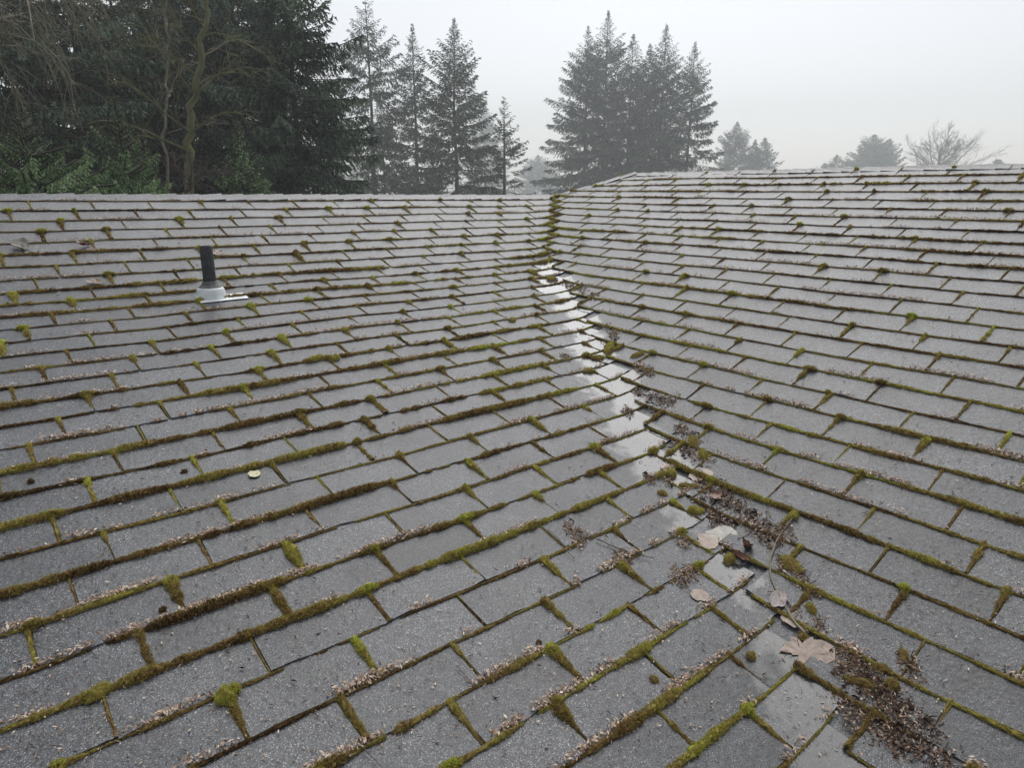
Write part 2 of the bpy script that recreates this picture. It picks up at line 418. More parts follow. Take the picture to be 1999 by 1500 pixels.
# ridge and hip caps: folded shingles lapping along the crest -----------------
def cap_run(A, B, nA, nB, n, seed, halfw, rest_from=0, lab=None):
    """A->B crest line; nA,nB: the two downhill unit vectors"""
    A, B = np.array(A, float), np.array(B, float); d = B - A; L = np.linalg.norm(d); d /= L
    rng = np.random.default_rng(seed)
    for k in range(n):
        s0 = L * k / n - 0.0; s1_ = L * (k + 1) / n + 0.03
        Vt = []
        tl = rng.uniform(0.010, 0.014)
        for (s, l) in ((s0, 0.004), (min(s1_, L + 0.02), tl)):
            for (dirv, dist) in ((nA, halfw), (nA, halfw * 0.5), (nA, 0.012), (nB, 0.012), (nB, halfw * 0.5), (nB, halfw)):
                q = A + d * s + dirv * (dist + rng.normal(0, 0.0022)); q[2] += l + (0.004 if dist < 0.02 else 0) + rng.normal(0, 0.001)
                Vt.append(q)
        Vt = np.array(Vt); Vb = Vt - [0, 0, 0.009]
        F = [[i, i + 1, i + 7, i + 6] for i in range(5)] + [[12 + i, 18 + i, 19 + i, 13 + i] for i in range(5)]
        F += [[0, 6, 18, 12], [5, 17, 23, 11]] + [[i, 12 + i, 13 + i, i + 1] for i in range(5)] + [[6 + i, 7 + i, 19 + i, 18 + i] for i in range(5)]
        V = np.r_[Vt, Vb]
        tn = rng.normal(0.1, 0.5)
        obj('ridge_cap', V, np.array(F), MAT['shingle'], house, {'tint': np.full(24, tn), 'wet': np.zeros(24)}, at=Vt.mean(0))
def down(v): v = np.array(v, float); return v / np.linalg.norm(v)
dL = down((0, -1, -s2)); dB = down((0, 1, -s2)); dRr = down((-1, 0, -sR)); dF = down((1, 0, -sR))
XJ = HIPSUM - YRIDGE
cap_run((XMIN, YRIDGE, ZRIDGE), (XJ + 0.03, YRIDGE, ZRIDGE + 0.004), dL, dB, 50, 5, 0.105)
hipd = np.array([XRIDGE - XJ, HIPY0 - YRIDGE, ZAPEX - ZRIDGE]); hipd /= np.linalg.norm(hipd)
def perp(v): v = v - hipd * (v @ hipd); return v / np.linalg.norm(v)
cap_run((XJ - 0.03, YRIDGE + 0.03, ZRIDGE - 0.012), (XRIDGE, HIPY0, ZAPEX + 0.004), perp(dRr), perp(dB), 5, 6, 0.085)
cap_run((XRIDGE, YMIN, ZAPEX), (XRIDGE, HIPY0, ZAPEX), dRr, dF, 50, 7, 0.085)

# ------------------------------------------------------------------ moss
moss = MB()
def extraR(x, y): return 0.006 * (1 - sstep(0.02, 0.22, -vdist(x, y))) * (x < HIPSUM - YRIDGE - 0.02)
def fuzz(mb, P, Nn, tone, size, rng, spread=0.55):
    """short blades standing on points P with normals Nn"""
    n = len(P); size = np.broadcast_to(size, (n,))
    d = Nn + rng.normal(0, spread, (n, 3)); d[:, 2] += 0.25; d /= np.linalg.norm(d, axis=1, keepdims=True)
    sd_ = np.cross(d, rng.normal(0, 1, (n, 3))); sd_ /= np.linalg.norm(sd_, axis=1, keepdims=True) + 1e-9
    wd = (size * 0.17)[:, None] * sd_
    tip = P + d * (size * rng.uniform(0.6, 1.3, n))[:, None]
    V = np.stack([P - wd, P + wd, tip], 1).reshape(-1, 3)
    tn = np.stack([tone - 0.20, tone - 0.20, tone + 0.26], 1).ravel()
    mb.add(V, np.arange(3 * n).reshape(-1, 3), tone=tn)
def strip(mb, C, side, up, W, Hh, tone, rng, blades, bsize):
    """lumpy half-round strip along centres C with half width W and height Hh (arrays)"""
    n = len(C); ang = np.radians([-4, 38, 75, 110, 145, 184]); m = len(ang)
    jit = 1 + 0.30 * np.clip(rng.normal(size=(n, m)), -1.6, 1.8); jit[:, 0] = jit[:, -1] = 1
    ca = np.cos(ang)[None, :, None]; sa = np.maximum(np.sin(ang), -0.05)[None, :, None]
    V = C[:, None, :] + side[:, None, :] * ca * (W[:, None] * jit)[..., None] + up[:, None, :] * sa * (Hh[:, None] * jit)[..., None]
    i = np.arange(n * m).reshape(n, m)
    F = np.stack([i[:-1, :-1], i[1:, :-1], i[1:, 1:], i[:-1, 1:]], -1).reshape(-1, 4)
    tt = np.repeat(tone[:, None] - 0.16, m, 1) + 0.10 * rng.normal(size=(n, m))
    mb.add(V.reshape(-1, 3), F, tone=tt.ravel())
    if blades:
        k = rng.integers(0, n - 1, blades); th = rng.uniform(0.08, 3.05, blades); fr = rng.random(blades)[:, None]
        Cc = C[k] * (1 - fr) + C[k + 1] * fr
        nv = side[k] * np.cos(th)[:, None] * W[k][:, None] + up[k] * np.sin(th)[:, None] * Hh[k][:, None]
        nn = nv / (np.linalg.norm(nv, axis=1, keepdims=True) + 1e-9)
        fuzz(mb, Cc + nv * 0.92, nn, tone[k] + 0.05 * rng.normal(size=blades), bsize * np.clip(W[k] / 0.009, 0.55, 1.3), rng)
def visible(P, mg=380):
    u, v = project(P); d = (P - CAM) @ FWD
    return (d > 0.4) & (u > -mg) & (u < PW + mg) & (v > 250) & (v < PH + mg)
edge_pts = []      # places where litter gathers: (P, slope)
def run_edges(kind):
    for row in lines[kind]:
        n, e = row[0], row[1]
        if kind == 'L': lo, hi = XMIN, row[2] + 0.02
        else: lo, hi = YMIN, min(row[3], row[2] + 0.03)
        if n in (-8,) and kind == 'L': amount = 0.6
        else: amount = 1.0
        s = np.arange(lo, hi, 0.006)
        if len(s) < 8: continue
        if kind == 'L': x, y = s, e + wavy(s, n, 21)
        else: x, y = e + wavy(s, n + 60, 31), s
        P = np.stack([x, y, base(x, y)], -1)
        dist = np.linalg.norm(P - CAM, axis=1)
        rng = np.random.default_rng(3000 + n + (100 if kind == 'R' else 0))
        rowamp = 1 + 0.35 * rng.normal()
        big = vnoise(s * 2.3, n * 7.3 + (50 if kind == 'R' else 0), 41); mid = vnoise(s * 9, n * 3.1, 43); fine = vnoise(s * 34, n * 2.1, 44)
        T = np.maximum(0.50 + 0.50 * big + 0.36 * mid + 0.30 * fine, 0.16 + 0.16 * fine + 0.10 * mid)
        T = T * np.clip(rowamp, 0.45, 1.5) * amount
        if kind == 'L':
            T = T * (0.72 + 0.45 * sstep(YRIDGE, YRIDGE - 1.2, y)) * (1 - 0.8 * (1 - sstep(0.08, 0.55, vdist(x, y))) * (y < YK - 1.0))
            if n <= -1: T = T * 0.72 + 0.05
            W = 0.0090 * np.clip(T, 0, 1.4) + 0.0012; Hh = 0.0090 * np.clip(T, 0, 1.4) + 0.002
        else:
            T = T * 0.85 + 0.08
            W = 0.0072 * np.clip(T, 0, 1.4) + 0.0012; Hh = 0.0072 * np.clip(T, 0, 1.4) + 0.002
        nearv = (1 - sstep(0.05, 0.17, np.abs(vdist(x, y)))) * sstep(YK - 0.3, YK + 0.05, y) * (y < YRIDGE - 0.12)
        W = W + 0.0085 * nearv * (0.6 + 0.7 * mid); Hh = Hh + 0.010 * nearv * (0.6 + 0.7 * mid); T = T + nearv
        on = (T > 0.05) & visible(P)
        tone = 0.42 + 0.26 * vnoise(s * 3.1, n * 1.7 + 9, 47) + 0.16 * vnoise(s * 14, n, 48)
        tone = tone + 0.22 * (1 - sstep(0.3, 2.0, np.abs(vdist(x, y)))) - 0.04
        tone = np.maximum(tone + 0.22 * nearv, 0.24 + 0.12 * vnoise(s * 5, n * 1.1, 49))
        P[:, 2] += 0.005 + (extraR(x, y) if kind == 'R' else 0)
        side = np.zeros_like(P); up = surf_n(x, y)
        if kind == 'L': side[:, 1] = -1; side[:, 2] = -s1
        else: side[:, 0] = -1; side[:, 2] = -sR
        side /= np.linalg.norm(side, axis=1, keepdims=True)
        P = P + side * 0.0035
        # contiguous runs
        ed = np.flatnonzero(np.diff(np.r_[0, on.astype(int), 0]))
        for a, b in zip(ed[::2], ed[1::2]):
            if b - a < 4: continue
            dm = dist[a:b].mean(); st = 1 if dm < 3.0 else 2
            sl_ = slice(a, b, st); ww = W[sl_].copy(); hh = Hh[sl_].copy()
            ww[0] *= 0.4; ww[-1] *= 0.4; hh[0] *= 0.4; hh[-1] *= 0.4
            L_ = s[b - 1] - s[a]; dens = 4200 * min(1, (2.0 / dm) ** 2.0) * np.clip(ww.mean() / 0.008, 0.3, 1.4)
            strip(moss, P[sl_], side[sl_], up[sl_], ww, hh, tone[sl_], rng, int(L_ * dens), 0.0070 * max(1, dm / 2.1) ** 0.6)
        # litter caught on the uphill side
        lit = np.clip(vnoise(s * 4.3, n * 5.7, 51) + 0.5 * vnoise(s * 15, n * 3.3, 52) - 0.05, 0, 1) * on
        edge_pts.append((np.stack([x, y], -1), lit, kind, dist))
run_edges('L'); run_edges('R')
for (kind, n, c, e0, e1, last) in joints:
    rng = np.random.default_rng(int(7000 + n * 131 + c * 97))
    q = rng.random()
    if kind == 'L' and n <= -8: continue
    m_ = 14
    t_ = np.linspace(0, 1, m_)
    ec = e1 + (e0 - e1) * t_ + 0.004
    cc = c + wavy(ec, n, 77) * 0.8 + 0 * t_
    x, y = (cc, ec) if kind == 'L' else (ec, cc)
    P = np.stack([x, y, base(x, y) + 0.003 + (extraR(x, y) if kind == 'R' else 0)], -1)
    if not visible(P).any(): continue
    if kind == 'L' and (vdist(x, y) < -0.03).any(): continue
    if kind == 'R' and (vdist(x, y) > 0.03).any(): continue
    dm = np.linalg.norm(P - CAM, axis=1).mean()
    fat = rng.uniform(0.5, 1.25) if kind == 'L' else rng.uniform(0.4, 0.95)
    if n <= 0 and kind == 'L': fat *= rng.choice([0.55, 0.85, 1.15])
    if n < 12 and kind == 'R': fat *= 0.95
    end = rng.uniform(0.55, 1.15)
    lump = 0.85 + 0.45 * vnoise(t_ * 6, np.full(m_, n * 1.3 + c * 7), 61)
    if q < 0.36: prof = np.clip(1.12 - t_ / end, 0, 1) ** 0.7 * lump + 0.12
    elif q < 0.76: prof = (0.68 + 0.18 * np.clip(1 - t_ * 3, 0, 1)) * lump * rng.uniform(0.6, 1.05)
    elif q < 0.92: prof = np.clip(1.05 - t_ * rng.uniform(1.8, 2.8), 0.0, 1) ** 0.6 * lump * 1.1 + 0.10
    else: prof = 0.16 + 0.22 * np.clip(vnoise(t_ * 7, np.full(m_, n + c * 3), 62), 0, 1)
    W = 0.0125 * fat * prof + 0.0012; Hh = 0.0112 * fat * prof + 0.003
    top_green = rng.uniform(-0.08, 0.5)
    tone = 0.50 + 0.10 * rng.normal() + top_green * np.clip(1 - t_ * 2.6, 0, 1)
    up = surf_n(x, y); side = np.zeros_like(P); side[:, 0 if kind == 'L' else 1] = 1
    dens = 4600 * min(1, (2.0 / dm) ** 2.0)
    strip(moss, P, side, up, W, Hh, tone, rng, int(E0 * dens * np.clip(fat, 0.4, 1.3)), 0.0068 * max(1, dm / 2.1) ** 0.6)
    if fat > 0.62 and q < 0.8 and rng.random() < 0.5:                 # a cushion where the joint meets the course above
        nn = 9; hw = rng.uniform(0.014, 0.034)
        sx = np.linspace(-hw, hw, nn) + c + rng.normal(0, 0.006)
        ee = np.full(nn, e1 + wavy(np.array([c]), n - 1 if kind == 'L' else n + 59, 21 if kind == 'L' else 31)[0] - 0.003)
        x, y = (sx, ee) if kind == 'L' else (ee, sx)
        P = np.stack([x, y, base(x, y) + 0.004], -1); dome = np.sqrt(np.clip(1 - (np.linspace(-1, 1, nn)) ** 2, 0.05, 1))
        side = np.zeros_like(P); side[:, 1 if kind == 'L' else 0] = -1
        strip(moss, P, side, surf_n(x, y), 0.0135 * dome, 0.0165 * dome, np.full(nn, 0.5 + top_green * 0.9), rng, int(2 * hw * 9000 * min(1, (2 / dm) ** 2)), 0.0068 * max(1, dm / 2.1) ** 0.6)
LEAFY = hit(1575, 1280)[1]
# woven V-shaped moss lines in the upper valley and along the square-cut ends of the courses
for row in lines['R']:
    p, xb, yv, yend = row
    if yv > YRIDGE - 0.1 or xb > HIPSUM - YRIDGE - 0.02: continue
    rng = np.random.default_rng(8000 + p)
    up_valley = yv > YK - 0.05
    if not up_valley and (rng.random() < 0.45 or abs(yend - LEAFY) < 0.13): continue
    m_ = 12; t_ = np.linspace(0, 1, m_); x = xb + CR * (1 - t_); y = np.full(m_, yend) + 0.006 * vnoise(t_ * 4, np.full(m_, p), 3)
    P = np.stack([x, y, base(x, y) + 0.011], -1)
    if not visible(P).any(): continue
    dm = np.linalg.norm(P - CAM, axis=1).mean()
    fat = rng.uniform(0.9, 1.6) if up_valley else rng.uniform(0.5, 1.2)
    side = np.zeros_like(P); side[:, 1] = 1
    pr = 0.6 + 0.5 * vnoise(t_ * 3, np.full(m_, p * 1.7), 5)
    strip(moss, P, side, surf_n(x, y), 0.012 * fat * pr + 0.002, 0.012 * fat * pr + 0.004, 0.5 + 0.25 * vnoise(t_ * 3, np.full(m_, p * 2.7), 6), rng, int(E0 * 5200 * min(1, (2.0 / dm) ** 2)), 0.0068 * max(1, dm / 2.1) ** 0.6)
tag(moss.build('moss', MAT['moss']), 'olive and brown moss growing along the shingle edges and joints', 'moss', kind='stuff')

# ------------------------------------------------------------------ litter
def flakes(mb, P, Nn, L, Wd, tone, rng, lean=0.35, curl=0.25):
    """small folded leaf bits lying on points P"""
    n = len(P); d = rng.normal(0, 1, (n, 3)); d -= Nn * (d * Nn).sum(1, keepdims=True); d += Nn * rng.normal(0, lean, (n, 1)); d /= np.linalg.norm(d, axis=1, keepdims=True)
    sd_ = np.cross(Nn, d); sd_ /= np.linalg.norm(sd_, axis=1, keepdims=True) + 1e-9
    up = np.cross(d, sd_); L = np.broadcast_to(L, (n,)); Wd = np.broadcast_to(Wd, (n,))
    c = (rng.normal(0, curl, n) * L)[:, None] * up
    a = P - d * (L / 2)[:, None]; b = P + d * (L / 2)[:, None]
    l = P - sd_ * (Wd / 2)[:, None] + c * 0.5; r = P + sd_ * (Wd / 2)[:, None] + c * 0.5
    V = np.stack([a, l, b, r], 1).reshape(-1, 3); i = np.arange(n) * 4
    F = np.r_[np.stack([i, i + 3, i + 2], 1), np.stack([i, i + 2, i + 1], 1)]
    mb.add(V, F, tone=np.repeat(tone, 4))
def on_roof(x, y, h): return np.stack([x, y, base(x, y) + h], -1)
lit = MB(); rng = np.random.default_rng(77)
for (xy, wgt, kind, dist) in edge_pts:
    tot = (wgt * np.clip(2.2 / dist, 0.25, 1.3)).sum() * 0.006
    n = int(tot * 2300)
    if n < 1: continue
    k = rng.choice(len(wgt), n, p=wgt / wgt.sum())
    off = np.abs(rng.normal(0.004, 0.007, n)) + 0.001
    x = xy[k, 0] + rng.normal(0, 0.004, n); y = xy[k, 1] + rng.normal(0, 0.004, n)
    if kind == 'L': y = y + off
    else: x = x + off
    P = on_roof(x, y, 0.0105 + rng.uniform(0, 0.006, n)); sz = rng.uniform(0.5, 1.5, n)
    flakes(lit, P, surf_n(x, y), 0.011 * sz, 0.0036 * sz * rng.uniform(0.5, 1.6, n), rng.uniform(0.4, 1.0, n), rng)
# drifts in the valley: pixel of the photograph -> place on the roof, radius (m), count, mean tone
DRIFT = [(1078, 548, .05, 260, .5), (1112, 556, .055, 300, .5), (1135, 570, .05, 250, .45), (1160, 580, .05, 240, .5), (1178, 640, .045, 240, .45), (1196, 656, .05, 350, .4),
 (1195, 672, .05, 400, .3), (1105, 700, .035, 160, .5), (1250, 722, .045, 260, .5), (1268, 728, .035, 180, .55), (1245, 768, .03, 150, .45), (1262, 785, .05, 420, .25), (1285, 790, .05, 420, .25), (1308, 787, .03, 160, .5),
 (1225, 806, .03, 180, .35), (1330, 848, .05, 380, .5), (1350, 862, .04, 240, .5), (1330, 885, .05, 380, .4), (1365, 898, .05, 330, .45), (1300, 936, .035, 200, .5), (1270, 940, .03, 150, .45),
 (1370, 960, .05, 300, .4), (1400, 968, .06, 420, .35), (1390, 990, .07, 600, .4), (1425, 990, .06, 480, .35), (1405, 1010, .06, 420, .3), (1455, 1005, .04, 200, .3),
 (1480, 1035, .055, 420, .28), (1505, 1050, .05, 360, .4), (1535, 1045, .035, 160, .55), (1335, 1062, .03, 160, .55), (1325, 1130, .035, 240, .6), (1350, 1122, .03, 160, .6), (1530, 1110, .03, 200, .45), (1560, 1130, .035, 170, .5),
 (1580, 1155, .03, 150, .5), (1552, 1200, .025, 130, .6), (1600, 1225, .022, 110, .6), (1570, 1228, .02, 80, .5), (1640, 1290, .035, 200, .5), (1665, 1310, .045, 400, .45), (1690, 1325, .05, 500, .4), (1715, 1345, .04, 260, .35),
 (1660, 1385, .05, 450, .5), (1690, 1395, .07, 700, .35), (1725, 1400, .07, 700, .3), (1755, 1420, .07, 650, .3), (1790, 1440, .06, 450, .35), (1730, 1440, .06, 450, .25), (1745, 1370, .035, 200, .45), (1820, 1460, .05, 320, .45),
 (1110, 1035, .025, 110, .55), (1130, 1055, .035, 200, .6), (1215, 1095, .03, 200, .6), (1160, 880, .02, 70, .6), (1640, 1330, .03, 160, .4), (1775, 1300, .03, 200, .6), (1780, 1320, .03, 150, .55)]
for (u, v, rad, n, tn) in DRIFT:
    n = int(n * (0.72 if v < 1290 else 0.55)); c = hit(u, v); rad *= 1.2; r_ = np.sqrt(rng.random(n)) * rad * (0.75 + 0.5 * rng.random(n)); a = rng.uniform(0, 2 * math.pi, n)
    vx, vy = 0.62, 0.78                       # drifts stretch a little along the valley
    r_ = r_ * (1 + 0.35 * vnoise(np.cos(a) * 2 + u, np.sin(a) * 2 + v, 4)); du = r_ * np.cos(a) * 1.3; dv = r_ * np.sin(a) * 0.7
    x = c[0] + vx * du - vy * dv; y = c[1] + vy * du + vx * dv
    h = 0.0092 + 0.006 * np.exp(-(r_ / (0.6 * rad)) ** 2) * rng.random(n)
    sz = rng.uniform(0.5, 1.7, n)
    nd = rng.random(n) < 0.48
    Ls = np.where(nd, 0.021, 0.0082) * sz; Ws = np.where(nd, 0.0012, 0.0034 * rng.uniform(0.5, 1.6, n)) * np.where(nd, 1, sz)
    flakes(lit, on_roof(x, y, h), surf_n(x, y), Ls, Ws, np.clip(tn + 0.16 * (h > 0.013) + rng.normal(0.15, 0.27, n), 0, 1), rng, lean=0.5, curl=0.35)
# single needles and bits spread over both slopes
n = 7600
u = rng.uniform(0, PW, n); v = 400 + 1100 * rng.random(n) ** 0.75
pts = []
for i in range(n):
    d = ray(u[i], v[i]); 
    tL = (ZK - s1 * YK - ZC) / (d[2] - s1 * d[1]); tR = (ZR - sR * XR - ZC) / (d[2] - sR * d[0]); tL2 = (ZK - s2 * YK - ZC) / (d[2] - s2 * d[1])
    ts = [t for t in (tL, tR, tL2) if t > 0.5]
    if ts: pts.append((CAM + d * min(ts))[:2])
pts = np.array(pts); n = len(pts); keep = (vnoise(pts[:, 0] * 3, pts[:, 1] * 3, 71) > -0.5); pts = pts[keep]; n = len(pts)
typ = rng.random(n); sz = rng.uniform(0.5, 1.4, n)
Ls = np.where(typ < 0.72, 0.015, 0.008) * sz; Ws = np.where(typ < 0.72, 0.0011, 0.0034 * sz)
flakes(lit, on_roof(pts[:, 0], pts[:, 1], 0.0105 + 0.0 * typ), surf_n(pts[:, 0], pts[:, 1]), Ls, Ws, np.where(typ < 0.3, 0.1, rng.uniform(0.4, 1.0, n)), rng, lean=0.08, curl=0.2)
tag(lit.build('leaf_litter', MAT['litter']), 'brown needles, seed scales and leaf bits strewn over the roof and drifted in the valley', 'leaf litter', kind='stuff')
#PART2
# ------------------------------------------------------------------ vent pipe
def ring_mesh(profile, seg=40, ctr=(0, 0, 0)):
    """surface of revolution from (r, z) pairs"""
    a = np.linspace(0, 2 * math.pi, seg, endpoint=False); V = []; 
    for r_, z_ in profile: V.append(np.stack([ctr[0] + r_ * np.cos(a), ctr[1] + r_ * np.sin(a), np.full(seg, ctr[2] + z_)], -1))
    V = np.concatenate(V); F = []
    for i in range(len(profile) - 1):
        for k in range(seg):
            F.append([i * seg + k, i * seg + (k + 1) % seg, (i + 1) * seg + (k + 1) % seg, (i + 1) * seg + k])
    return V, np.array(F)
m, t, b = M('black_abs_plastic'); b.inputs['Base Color'].default_value = (0.022, 0.024, 0.026, 1)
g = N(t, 'ShaderNodeNewGeometry'); nz = N(t, 'ShaderNodeTexNoise', Scale=40.0, Detail=4.0); t.links.new(g.outputs['Position'], nz.inputs['Vector'])
rr = ramp(t, [(0.35, (0.016, 0.017, 0.019)), (0.7, (0.05, 0.053, 0.055))], nz.outputs[0]); t.links.new(rr.outputs[0], b.inputs['Base Color']); b.inputs['Roughness'].default_value = 0.45; MAT['abs'] = m
MAT['rubber'] = noisy('weathered_rubber', (0.05, 0.052, 0.05), (0.2, 0.2, 0.19), 70.0, 0.7)
MAT['flash'] = noisy('galvanised_flashing', (0.62, 0.66, 0.67), (0.86, 0.89, 0.90), 22.0, 0.38, 0.15, 0.003); 
vp = hit(413, 580); vx, vy = vp[0], vp[1]; vz = vp[2]
vent = tag(empty('vent_pipe', (vx, vy, vz)), 'black plastic vent pipe standing in a pale metal flashing on the roof', 'vent pipe')
RP = 0.0325
V, F = ring_mesh([(RP, 0.0), (RP, 0.268), (RP * 0.97, 0.2705), (RP * 0.86, 0.2705), (RP * 0.84, 0.268), (RP * 0.84, 0.0)], 40, (vx, vy, vz))
obj('pipe', V, F, MAT['abs'], vent, smooth=True)
V, F = ring_mesh([(RP + 0.0012, 0.084), (RP + 0.004, 0.086), (RP + 0.005, 0.08), (RP + 0.008, 0.073), (RP + 0.021, 0.060), (RP + 0.027, 0.056), (RP + 0.0275, 0.051), (RP + 0.01, 0.048)], 40, (vx, vy, vz))
obj('rubber_collar', V, F, MAT['rubber'], vent, smooth=True)
V, F = ring_mesh([(RP + 0.020, 0.056), (RP + 0.0295, 0.052), (RP + 0.036, 0.042), (RP + 0.039, 0.028), (RP + 0.043, 0.012), (RP + 0.052, -0.002), (RP + 0.062, -0.02)], 48, (vx, vy, vz))
V[:, 2] += s1 * (V[:, 1] - vy) * np.clip(1 - (V[:, 2] - vz) / 0.05, 0, 1)
fl_ = obj('flashing_cone', V, F, MAT['flash'], vent, smooth=True)
px = np.linspace(-0.082, 0.165, 15); py = np.linspace(-0.092, -0.012, 8); PX, PY = np.meshgrid(px + vx, py + vy, indexing='ij')
PZ = base(PX, PY) + 0.0115 + 0.0008 * vnoise(PX * 40, PY * 40, 8) - 0.002 * sstep(0.02, 0.12, PY - vy) 
top = np.stack([PX, PY, PZ], -1).reshape(-1, 3); n_ = len(top); ii = np.arange(n_).reshape(PX.shape)
F = [[ii[i, j], ii[i + 1, j], ii[i + 1, j + 1], ii[i, j + 1]] for i in range(14) for j in range(7)]
F += [[a[3], a[2], a[1], a[0]] for a in (np.array(F) + n_).tolist()]
edge = [ii[i, 0] for i in range(15)] + [ii[14, j] for j in range(1, 8)] + [ii[i, 7] for i in range(13, -1, -1)] + [ii[0, j] for j in range(6, 0, -1)]
F += [[edge[(k + 1) % len(edge)], edge[k], edge[k] + n_, edge[(k + 1) % len(edge)] + n_] for k in range(len(edge))]
bot = top.copy(); bot[:, 2] -= 0.0025
# the upper part of the plate lies under the course above it
obj('base_plate', np.r_[top, bot], np.array(F), MAT['flash'], vent)

# ------------------------------------------------------------------ large leaves and twigs
def frame_at(P, ang):
    n = surf_n(np.array(P[0]), np.array(P[1])); e = np.array([math.cos(ang), math.sin(ang), 0.0]); e = e - n * (e @ n); e /= np.linalg.norm(e); f = np.cross(n, e)
    return e, f, n
MAPLE = [(0, -.05), (.10, -.22), (.34, -.30), (.30, -.10), (.62, -.06), (.50, .10), (.72, .34), (.44, .34), (.40, .48), (.20, .42), (.22, .70), (.10, .74), (0, 1.0)]
MAPLE = MAPLE + [(-x, y) for x, y in MAPLE[-2:0:-1]]
OVAL = [(0.30 * math.sin(a) * (1 - 0.25 * math.cos(a)), 0.5 - 0.5 * math.cos(a)) for a in np.linspace(0, 2 * math.pi, 22, endpoint=False)]
LOBED = [(0, 0), (.2, .02), (.42, .2), (.5, .48), (.36, .74), (.22, .8), (.1, .97), (0, 1.0), (-.12, .93), (-.26, .8), (-.4, .7), (-.5, .42), (-.38, .15), (-.18, .0)]
def leaf_mat(name, c0, c1, rough=0.28, alpha=1.0):
    m, t, b = M(name); g = N(t, 'ShaderNodeNewGeometry')
    n1 = N(t, 'ShaderNodeTexNoise', Scale=60.0, Detail=6.0, Roughness=0.7); t.links.new(g.outputs['Position'], n1.inputs['Vector'])
    r = ramp(t, [(0.3, c0), (0.7, c1)], n1.outputs[0]); v_ = attr(t, 'vein')
    col = mixc(t, math_(t, 'MULTIPLY', v_, 0.45), r.outputs[0], tuple(x * 0.45 for x in c0)); t.links.new(col, b.inputs['Base Color'])
    b.inputs['Roughness'].default_value = rough
    bp = N(t, 'ShaderNodeBump', Strength=0.5, Distance=0.002); t.links.new(n1.outputs[0], bp.inputs['Height']); t.links.new(bp.outputs[0], b.inputs['Normal'])
    return m
MAT['leaf_tan'] = leaf_mat('wet_tan_leaf', (0.14, 0.088, 0.06), (0.33, 0.235, 0.175))
MAT['leaf_pale'] = leaf_mat('bleached_leaf', (0.18, 0.17, 0.135), (0.36, 0.345, 0.29))
MAT['leaf_rust'] = leaf_mat('rust_leaf', (0.085, 0.03, 0.018), (0.20, 0.085, 0.05))
MAT['leaf_mauve'] = leaf_mat('mauve_grey_leaf', (0.13, 0.092, 0.09), (0.21, 0.165, 0.16), 0.3)
MAT['leaf_yellow'] = leaf_mat('yellow_leaf', (0.36, 0.33, 0.14), (0.52, 0.50, 0.26))
def leaf(u, v, outline, size, ang, mat, label, curl=0.05, cup=0.0, petiole=0.5, lift=0.0108, seed=0, name='fallen_leaf'):
    rng = np.random.default_rng(seed + 40); P = hit(u, v); e, f, n = frame_at(P, ang)
    o = np.array(outline, float); o = o * (1 + 0.09 * rng.normal(size=(len(o), 1))); cen = np.array([0, 0.35])
    rings = [0.0, 0.35, 0.7, 1.0]; pts = [cen]; vein = [1.0]; k = len(o)
    for q in rings[1:]:
        for i, p_ in enumerate(o): pts.append(cen + (p_ - cen) * q); vein.append(1.0 if np.linalg.norm(p_ - cen) > 0.45 and np.linalg.norm(p_ - cen) >= max(np.linalg.norm(o[i - 1] - cen), np.linalg.norm(o[(i + 1) % k] - cen)) else 0.0)
    pts = np.array(pts); x_, y_ = pts[:, 0], pts[:, 1] - 0.35
    h = curl * (x_ ** 2 * 1.5 + y_ ** 2) + cup * np.abs(x_) + 0.03 * vnoise(x_ * 5 + seed, y_ * 5, 9) * (0.3 + curl * 4)
    xw = P[0] + size * (e[0] * x_ + f[0] * y_); yw = P[1] + size * (e[1] * x_ + f[1] * y_)
    top = np.stack([xw, yw, base(xw, yw) + lift + size * (h - h.min() * 0.6)], -1)
    F = [[0, 1 + i, 1 + (i + 1) % k] for i in range(k)]
    Q = [[1 + r_ * k + i, 1 + (r_ + 1) * k + i, 1 + (r_ + 1) * k + (i + 1) % k, 1 + r_ * k + (i + 1) % k] for r_ in range(2) for i in range(k)]
    nV = len(top); bot = top - [0, 0, 0.0006]
    F2 = [[a[2] + nV, a[1] + nV, a[0] + nV] for a in F]; Q2 = [[x + nV for x in a[::-1]] for a in Q]
    rimq = [[1 + 2 * k + (i + 1) % k, 1 + 2 * k + i, 1 + 2 * k + i + nV, 1 + 2 * k + (i + 1) % k + nV] for i in range(k)]
    th = tag(empty(name, P), label, 'leaf', 'large fallen leaves on the roof')
    obj('blade', np.r_[top, bot], [np.array(F + F2), np.array(Q + Q2 + rimq)], mat, th, {'vein': np.r_[vein, vein]})
    if petiole:
        a0 = P + f * size * (-0.33) + n * (lift + 0.001); t_ = np.linspace(0, 1, 7)[:, None]
        pp = a0 - f * size * petiole * t_ + e * size * 0.12 * np.sin(t_ * 2.2 + seed)
        pp[:, 2] = base(pp[:, 0], pp[:, 1]) + lift + 0.001
        V, F = tube(pp, np.linspace(0.0011, 0.0007, 7), 5); obj('petiole', V, F, MAT['brown_twig'], th)
